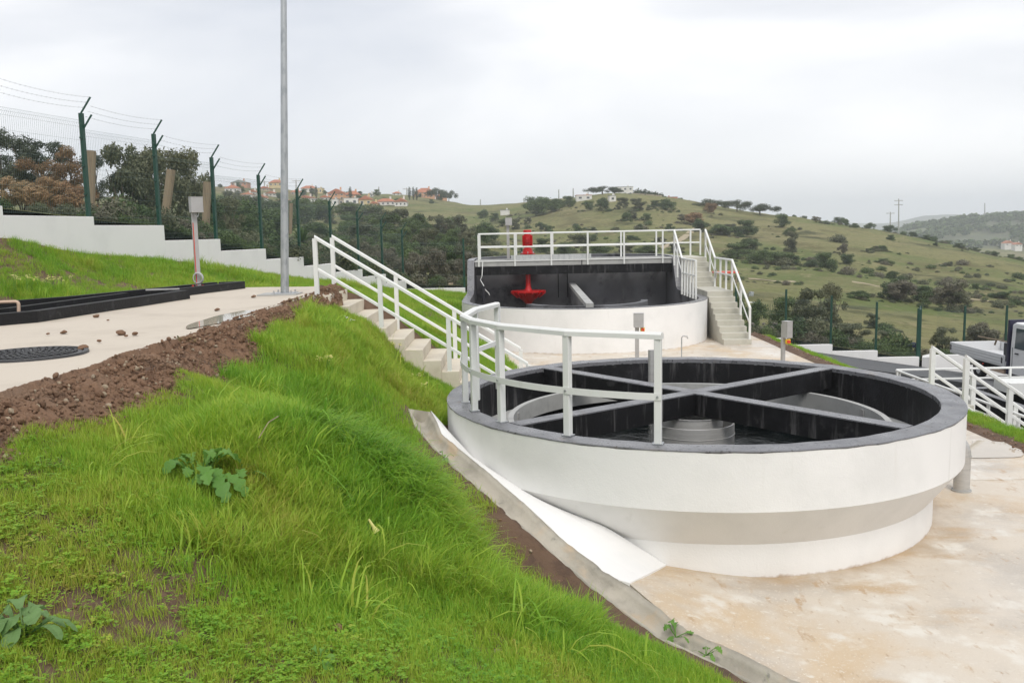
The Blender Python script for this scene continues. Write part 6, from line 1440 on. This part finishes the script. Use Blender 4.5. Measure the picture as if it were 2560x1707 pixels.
def make_grass(x0, x1, y0, y1, dens, big, seed, near):
    R = np.random.RandomState(seed); n_ = int((x1 - x0) * (y1 - y0) * dens)
    X = R.uniform(x0, x1, n_); Y = R.uniform(y0, y1, n_); ok = grass_ok(X, Y)
    if near:
        gd = seg_dist(X, Y, [(g.x, g.y) for g in GU]); ok &= gd > .14 + .14 * R.rand(n_) + .14 * (fbm(X * 1.5, Y * 1.5, 2, 8) + .3)
        patch = fbm(X * 1.3, Y * 1.3, 3, 31) + fbm(X * 4, Y * 4, 2, 12) * .5
        thin = np.clip((5.6 - Y) / 2.2, 0, 1) * np.clip((1.6 - X) / 2.0, 0, 1)          # worn patches towards the path the camera stands on
        ok &= ~((patch < -.23 + .05 * thin) & (R.rand(n_) < .3 + .45 * thin))
    if near: gd = gd[ok]
    else:
        pt = fbm(X * .9, Y * .9, 3, 91); ok &= ~((pt < -.07) & (R.rand(n_) < .8) & (X < -5))
    X, Y = X[ok], Y[ok]; n_ = len(X)
    Z = gcut(X, Y, gheight(X, Y)) + EYE
    tall = fbm(X * .7, Y * .7, 3, 41) + .5
    if near:
        tallz = np.exp(-(((X + 1.35) / .95) ** 2 + ((Y - 8.6) / 3.4) ** 2)) + .75 * np.exp(-(((X + .1) / .8) ** 2 + ((Y - 6.6) / 1.3) ** 2))
        hgt = np.clip(.22 + .68 * tallz + .5 * (tall - .5) - .30 * np.clip((5.4 - Y) / 2, 0, 1), .06, 1.1)
        hgt = np.minimum(hgt, .10 + .38 * np.maximum(0, gd - .1)); hgt = np.minimum(hgt, .15 + .3 * np.abs(14.2 - Y)); hgt = np.minimum(hgt, .05 + .55 * np.maximum(0, X - BERM_R + .30 * np.clip((Y - 8) / 7, 0, 1)))
    else:
        hgt = np.clip(.26 + .6 * (tall - .5), .12, .40)
    kind = np.where(hgt < .36, R.randint(0, 3, n_), np.where(hgt < .62, R.randint(3, 6, n_), R.randint(6, 10, n_)))
    if near:
        cl = (R.rand(n_) < .22 * np.clip((5.6 - Y) / 1.6, 0, 1)); kind = np.where(cl, R.randint(10, 12, n_), kind)
        bl = (R.rand(n_) < .014) & (gd > 1.0) & (hgt > .2); kind = np.where(bl, R.randint(12, 15, n_), kind)
    s_ = R.uniform(.75, 1.25, n_) * big * np.where(kind < 3, .45 + 1.5 * hgt, .8 + .3 * hgt)
    rz = np.where((kind >= 6) & (kind < 10), math.radians(10) + R.normal(0, 1.0, n_) + 2.0 * fbm(X * .8, Y * .8, 2, 3), R.uniform(0, 6.28, n_))
    rot = np.c_[R.normal(0, .14, n_), R.normal(0, .14, n_), rz]
    lush = np.clip(-.06 + .34 * hgt + .5 * fbm(X * .5, Y * .5, 3, 77) + .2 * fbm(X * 3, Y * 3, 2, 5), 0, 1)
    if not near: lush = np.clip(lush * .8 + .06, 0, 1)
    lush = np.clip(lush + np.where((kind >= 10) & (kind < 12), .28, 0) + np.where(kind < 3, .08, 0), 0, 1)
    dry = R.rand(n_) < .06; lush = np.where(dry, 0, lush)
    return np.c_[X, Y, Z], rot, np.c_[s_, s_, s_ * R.uniform(.85, 1.2, n_)], kind, lush
parts = [make_grass(-3.2, 3.2, 2.3, 6.0, 520, 1.0, 11, True), make_grass(-3.2, 3.2, 2.3, 9.0, 560, 1.0, 1, True), make_grass(-3.2, .8, 9.0, 14.3, 330, 1.15, 2, True), make_grass(-11, 1.2, 8, 20, 230, 1.2, 3, False), make_grass(-9, 1.2, 20, 37.4, 100, 1.5, 4, False), make_grass(7.5, 8.0, 10, 17.8, 420, .9, 5, False), make_grass(7.65, 8.7, 17.5, 30, 200, .9, 6, False), make_grass(3, 8.7, 28.3, 37.2, 60, 1.2, 8, False)]
A5 = [np.concatenate([p[i] for p in parts]) for i in range(5)]
scatter('grass', *A5[:4], PG, A5[4])

# bare soil strip along the top edge of the gutter
gs = resample([GE[0] + (GE[0] - GE[1]).normalized() * .3] + GE, 260); td = np.gradient(gs, axis=0); nd = np.c_[-td[:, 1], td[:, 0]]; nd /= np.linalg.norm(nd, axis=1)[:, None]
if (nd @ np.array([1., 1.])).mean() > 0: nd = -nd
sw = np.array([0.0, .03, .08, .14, .21, .29, .38, .48, .58]); V = []
for i in range(260):
    for k, t in enumerate(sw):
        x_, y_ = gs[i, 0] + nd[i, 0] * t, gs[i, 1] + nd[i, 1] * t
        V.append((x_, y_, 0))
V = np.array(V); V[:, 2] = gheight(V[:, 0], V[:, 1]) + EYE; kk = np.tile(np.arange(9), 260); ii = np.repeat(np.arange(260), 9)
V[:, 2] = np.where(kk <= 2, gs[ii, 2] - .012 + (V[:, 2] - gs[ii, 2] + .012) * kk / 3.0, V[:, 2])
V[:, 2] += np.where((kk > 0) & (kk < 8), .012 + .05 * fbm(V[:, 0] * 7, V[:, 1] * 7, 3, 4), -.01) + np.where(kk == 8, -.06, 0) + np.where(kk == 0, -.02, 0)
npmesh('soil_strip', V, gridfaces(260, 9), soil, True, kind='stuff')
# loose soil mound along the edge of the platform
my = np.arange(2.0, 16.6, .024); mt_ = np.linspace(0, 1, 34)
MY, MT = np.meshgrid(my, mt_, indexing='ij')
wob = .10 * np.sin(MY * 2.3) + .07 * np.sin(MY * 5.7 + 1)
XL = -3.25 + .02 * np.sin(MY * 3.1) + .06 * fbm(MY * 2, MY * 0, 3, 2); XR = BERM_R + .10 + wob * .7 - .30 * np.clip((MY - 8) / 7, 0, 1)
MX = XL + (XR - XL) * MT
base = gheight(MX, MY); base = np.where(MX < -3.18, PLAT, np.minimum(base, PLAT + .02))
prof = np.sin(np.clip(MT, 0, 1) ** .8 * math.pi) ** .7 * (.55 + .45 * np.clip((MX + 3.3) / .3, 0, 1))
lump = fbm(MX * 4, MY * 4, 4, 51) * .16 + np.abs(fbm(MX * 11, MY * 11, 3, 55)) * .17
MZ = base + prof * (.0 + lump * .8 - .03 * np.clip((MY - 7) / 4, 0, 1) + .11 * (.5 - np.abs(fbm(MX * 18, MY * 18, 3, 59))) - .04 + .06 * np.abs(fbm(MX * 40, MY * 40, 2, 63)) + .04 * fbm(MY * .8, MY * 0, 2, 6)) + EYE + .004
edge = (MT <= .001) | (MT >= .999); MZ = np.where(edge, base + EYE - .07, MZ)
npmesh('soil_mound', np.c_[MX.ravel(), MY.ravel(), MZ.ravel()], gridfaces(len(my), 34), moundm, True, kind='stuff')
R = np.random.RandomState(5); n_ = 9000
cy2 = R.uniform(2.5, 16.3, n_); tt = R.uniform(.04, .98, n_); cx2 = -3.22 + (BERM_R + .1 + .07 * np.sin(cy2 * 2.3) + .05 * np.sin(cy2 * 5.7 + 1) - .30 * np.clip((cy2 - 8) / 7, 0, 1) + 3.22) * tt
cz2 = np.where(cx2 < -3.18, PLAT, np.minimum(gheight(cx2, cy2), PLAT + .02)) + np.sin(tt ** .8 * math.pi) ** .8 * .06 + EYE + .0
cs = R.gamma(1.6, .0046, n_) + .003
clodm = [rock_mesh(40 + i, moundm) for i in range(3)]
for c_ in clodm: c_.polygons.foreach_set('use_smooth', [True] * len(c_.polygons))
pebm = [rock_mesh(60, rockm)]
pk = np.where(R.rand(n_) < .07, 3, R.randint(0, 3, n_)); cs = np.where(pk == 3, np.minimum(cs, .022), cs)
scatter('soil_clods', np.c_[cx2, cy2, cz2], R.uniform(0, 6, (n_, 3)), np.c_[cs, cs * R.uniform(.7, 1.2, n_), cs * .75], pk, clodm + pebm)
# pebbles and crumbs in the grass, along the gutter and the right strip
px_, py_ = [], []
for _ in range(700):
    i = R.randint(0, len(ga)); t = R.uniform(.0, .30); nx = ga[i] - (gb[i] - ga[i]) / np.linalg.norm(gb[i] - ga[i]) * t; px_.append(nx[0]); py_.append(nx[1])
for _ in range(260): px_.append(R.uniform(-2.6, 2.0)); py_.append(R.uniform(2.6, 5.6))
for _ in range(900): px_.append(7.2 + R.gamma(2, .12)); py_.append(R.uniform(11, 27))
px_, py_ = np.array(px_), np.array(py_); okk = grass_ok(px_, py_); px_, py_ = px_[okk], py_[okk]; n_ = len(px_)
ps = R.gamma(2, .0035, n_) + .003
scatter('gravel', np.c_[px_, py_, gcut(px_, py_, gheight(px_, py_)) + EYE + ps * .4], R.uniform(0, 6, (n_, 3)), np.c_[ps, ps, ps * .7], R.randint(0, 4, n_), clodm + pebm)

# dropped clods on the platform
for px, py, s_ in ((241, 790, .045), (543, 774, .04), (634, 741, .045), (302, 832, .055), (207, 869, .05), (159, 830, .04), (337, 834, .035), (247, 852, .025), (315, 839, .022), (120, 834, .02), (270, 800, .018)):
    q = onz(px, py, zp + .02); o = bpy.data.objects.new('dirt_clod', clodm[rnd.randint(0, 2)]); COL.objects.link(o); o.location = q; o.scale = (s_, s_, s_ * .6); o.rotation_euler = (0, 0, rnd.uniform(0, 6))
    tag(o, 'brown clod of dirt dropped on the pale platform slab', 'clod', 'dirt clods on the platform')

# low scrub dotted over the pasture
V, Fc = leaf_cloud([(0, 0, .3), (.3, .1, .25), (-.25, .2, .22), (.05, -.3, .25)], [.35, .28, .28, .26], 1000, .06, 5); sc1 = me_from(V, Fc, F_dark, 'scrub_a'); sc2 = me_from(V, Fc, F_olive, 'scrub_b'); sc3 = me_from(V, Fc, F_bare, 'scrub_c')
R = np.random.RandomState(9); n_ = 5200; d_ = np.exp(R.uniform(math.log(42), math.log(300), n_)); u_ = R.uniform(-.30, .62, n_)
xx_, yy_ = u_ * d_, d_; dn = fbm(xx_ * .03, yy_ * .03, 4, 61) + fbm(xx_ * .12, yy_ * .12, 2, 3) * .5; k_ = dn > .02 + .10 * (d_ > 200); xx_, yy_ = xx_[k_], yy_[k_]; n_ = len(xx_)
bx_ = np.array([b_[0] + R.normal(0, .75) * b_[2] for b_ in BUSH for _ in range(9)]); by_ = np.array([b_[1] + R.normal(0, .9) * b_[2] for b_ in BUSH for _ in range(9)])
xx_ = np.r_[xx_, bx_]; yy_ = np.r_[yy_, np.maximum(by_, 42)]; n_ = len(xx_)
zs = hill_z(xx_, yy_); ss = R.gamma(2.2, .22, n_) * (1 + .2 * (yy_ > 120)) + .15
scatter('scrub', np.c_[xx_, yy_, zs - .05], np.c_[np.zeros(n_), np.zeros(n_), R.uniform(0, 6, n_)], np.c_[ss, ss, ss * R.uniform(.5, .9, n_)], R.choice(3, n_, p=[.45, .35, .2]), [sc1, sc2, sc3])
# undergrowth along the outside of the fence
R = np.random.RandomState(19); n_ = 360; yy_ = R.uniform(19, 38, n_); xx_ = fence_x(yy_) - R.gamma(1.5, .5, n_) - .25
xb = R.uniform(-4.3, 24, 260); xx_ = np.r_[xx_, xb]; yy_ = np.r_[yy_, 37.9 + R.gamma(1.5, .6, 260)]; n_ = len(xx_); ss = (R.gamma(3, .13, n_) + .2) * np.clip(yy_ / 34, .45, 1)
scatter('undergrowth', np.c_[xx_, yy_, hill_z(xx_, yy_) - .05], np.c_[np.zeros(n_), np.zeros(n_), R.uniform(0, 6, n_)], np.c_[ss, ss, ss * R.uniform(.7, 1.2, n_)], R.choice(3, n_, p=[.5, .3, .2]), [sc1, sc2, sc3])
# trees on the far hill crest
V, Fc = leaf_cloud([(0, 0, .6), (.2, 0, .5)], [.5, .4], 60, .5, 8); fc = me_from(V, Fc, F_dark, 'far_crown')
n_ = 900; pxs = R.uniform(2240, 2640, n_); dd = R.uniform(650, 930, n_); pts = []
hxs = np.array([1700, 2000, 2160, 2248, 2330, 2431, 2500, 2560, 2700]); hys = np.array([660, 610, 590, 578, 562, 548, 543, 540, 528])
for a, b in zip(pxs, dd):
    t = (b - 900) / 420; c_ = at(a, np.interp(a, hxs, hys), 900); xv = c_.x * b / 900 if t < 0 else c_.x
    h = -25 + (c_.z + 25) * (math.cos(t * math.pi) * .5 + .5) ** 1.2; pts.append((xv, b, h - .5))
pts = np.array(pts); k_ = (fbm(pts[:, 0] * .012, pts[:, 1] * .02, 3, 4) > -.02) | (pts[:, 1] > 880) & (pts[:, 0] > 440); pts = pts[k_]; n_ = len(pts); ss = R.uniform(2.2, 5, n_)
scatter('far_trees', pts, np.c_[np.zeros(n_), np.zeros(n_), R.uniform(0, 6, n_)], np.c_[ss, ss, ss], np.zeros(n_, int), [fc])['kind'] = 'stuff'

# ------------------------------------------------------------------ leafy weeds and flowers in the grass
def ground_at(px, py, lo=2.5, hi=20):
    best = None
    for d in np.arange(lo, hi, .04):
        q = at(px, py, d); z = float(gheight(np.array([q.x]), np.array([d]))[0]) + EYE
        if best is None or abs(z - q.z) < best[0]: best = (abs(z - q.z), q.x, d, z)
    return Vector(best[1:])
def weed(px, py, size, n_, label, mat, seed, lobed=True, group='broad leaved weeds'):
    q = ground_at(px, py); o = thing('broad_leaf_weed', label, 'plant', tuple(q), group); R = random.Random(seed)
    for k in range(n_):
        a = R.uniform(0, 6.28); el = R.uniform(.3, 1.25); L = size * R.uniform(.5, 1.0); d_ = Vector((math.cos(a) * math.cos(el), math.sin(a) * math.cos(el), math.sin(el)))
        side = Vector((-math.sin(a), math.cos(a), 0)); side = (side + Vector((0, 0, R.uniform(-.5, .5)))).normalized(); ns = 12; st = .45; W_ = L * R.uniform(.15, .23)
        m_ = MB(); m_.bar(q, q + d_ * L * st, .005, .005)
        pts_l, pts_r, mid = [], [], []
        for i in range(ns + 1):
            t = i / ns; c_ = q + d_ * L * (st + (1 - st) * t) + Vector((0, 0, -.5 * L * t * t))
            wv = W_ * (.25 + .85 * t) * math.sqrt(max(0, 1 - t ** 5)) * ((1, .55, .95)[i % 3] if lobed else 1)
            up_ = Vector((0, 0, R.uniform(.0, .35) * wv)); mid.append(c_); pts_l.append(c_ - side * wv + up_); pts_r.append(c_ + side * wv + up_)
        m_.strip(mid, pts_l); m_.strip(mid, pts_r); m_.build('leaf', mat, o, fix=False, smooth=False)
weed(500, 1205, .36, 34, 'large lobed green weed in the middle of the grass slope', weedm, 1)
weed(590, 1210, .26, 18, 'smaller lobed weed just right of the large one', weedm, 12)
weed(60, 1590, .24, 22, 'rounded bluish leaf weed in the bottom left corner', weedgm, 2, False)
weed(1690, 1590, .22, 9, 'dark lobed weed overhanging the gutter near the bottom', weedm, 3)
weed(1765, 1640, .20, 8, 'dark lobed weed on the slab edge below the gutter weed', weedm, 4)
weed(840, 1260, .22, 14, 'grey green weed half hidden in the tall grass', weedgm, 5)
weed(1110, 1150, .16, 7, 'small pale weed beside the soil strip of the gutter', weedgm, 6)
weed(720, 1185, .18, 7, 'single broad weed between the large weed and the tall grass', weedgm, 7, False)
weed(800, 1660, .16, 8, 'bright green weed at the bottom edge of the photo', weedm, 8, False)
def flower(px, py, hgt, n_, label, mat, seed, group):
    q = ground_at(px, py, 3, 19); o = thing('wildflower', label, 'flower', tuple(q), group); R = random.Random(seed)
    st_ = MB(); hd_ = MB()
    for k in range(n_):
        b0 = q + Vector((R.uniform(-.05, .05) * n_ * .5, R.uniform(-.05, .05), 0)); tip = b0 + Vector((R.uniform(-.05, .05), R.uniform(-.04, .04), hgt * R.uniform(.75, 1.1))); st_.tube([b0, b0.lerp(tip, .5), tip], .004, 4)
        for j in range(5):
            c_ = tip + Vector((R.uniform(-.03, .03), R.uniform(-.03, .03), R.uniform(-.03, .02)))
            for l in range(5):
                a = l * 1.257 + R.random(); d_ = Vector((math.cos(a), math.sin(a), -.4)); s_ = Vector((-math.sin(a), math.cos(a), 0)) * .007; hd_.add([c_, c_ + d_ * .014 - s_, c_ + d_ * .024, c_ + d_ * .014 + s_], [(0, 1, 2, 3)])
    st_.build('stem', weedm, o); hd_.build('petals', mat, o, fix=False)
gF = 'pale yellow wildflowers'
for i, (px, py, h, n_, lab) in enumerate(((30, 738, .28, 3, 'pale yellow wildflowers left of the black channel at the frame edge'), (58, 738, .30, 4, 'pale yellow wildflowers second from the left edge'), (88, 736, .24, 3, 'pale yellow wildflowers in the middle of the left clump'), (120, 735, .24, 2, 'thin pale wildflowers right of the left clump'), (142, 735, .30, 4, 'taller pale wildflowers above the channel'), (168, 734, .28, 3, 'rightmost pale wildflowers above the channel'))):
    flower(px, py, h, n_, lab, petal, i, gF)
for i, (px, py, h, n_, lab) in enumerate(((800, 925, .16, 4, 'yellow wildflowers in the tall grass below the stairs'), (1035, 955, .14, 3, 'yellow wildflowers in the grass near the stair foot'), (1052, 985, .16, 4, 'yellow wildflowers close to the left rim of the round tank'), (985, 880, .14, 3, 'yellow wildflowers beside the middle steps'))):
    flower(px, py, h, n_, lab, petal, 20 + i, gF)
flower(874, 812, .12, 2, 'single white wildflower beside the upper steps', wpetal, 40, 'white wildflowers')
q = ground_at(931, 1385, 3, 12)
df_ = thing('fallen_trumpet_flower', 'single yellow trumpet flower drooping in the near grass', 'flower', tuple(q))
t0 = q + Vector((-.01, -.02, .22)); t1 = t0 + Vector((.045, -.01, -.075))
MB().tube([t0, t0.lerp(t1, .6), t1], [.006, .010, .022], 10, cap=False).build('trumpet', petal, df_)
MB().tube([q, q + Vector((-.02, 0, .18)), t0], .004, 5).build('stem', weedm, df_)
# long pale dry stalks
for i, (a, b) in enumerate((((650, 1155), (700, 1120)), ((870, 1150), (905, 1125)))):
    p0 = ground_at(*a); p1 = ground_at(*b) ; p0.z += .16; p1.z += .22
    o = MB().tube([p0, p0.lerp(p1, .5) + Vector((0, 0, .03)), p1], .004, 4).build('dry_stalk', wood); tag(o, ('long dry grass stalk lying left in the tall grass', 'shorter dry grass stalk lying right in the tall grass')[i], 'stalk')
# white cable down the aeration tank wall
o = MB().tube([at(1207, 655, 31.5), at(1205, 690, 31.2), at(1201, 700, 31.2), at(1210, 715, 31), at(1211, 722, 30.8), at(1222, 733, 30.8), at(1224, 738, 30.8)], .013, 6).build('white_cable', rail); tag(o, 'thin white cable hanging down the sloping tank wall', 'cable')
o = MB().tube([at(1209, 715, 30.6), at(1209, 757, 30.6)], .05, 8).build('dark_pipe', darkp); tag(o, 'short dark upright pipe inside the left wall of the aeration tank', 'pipe')
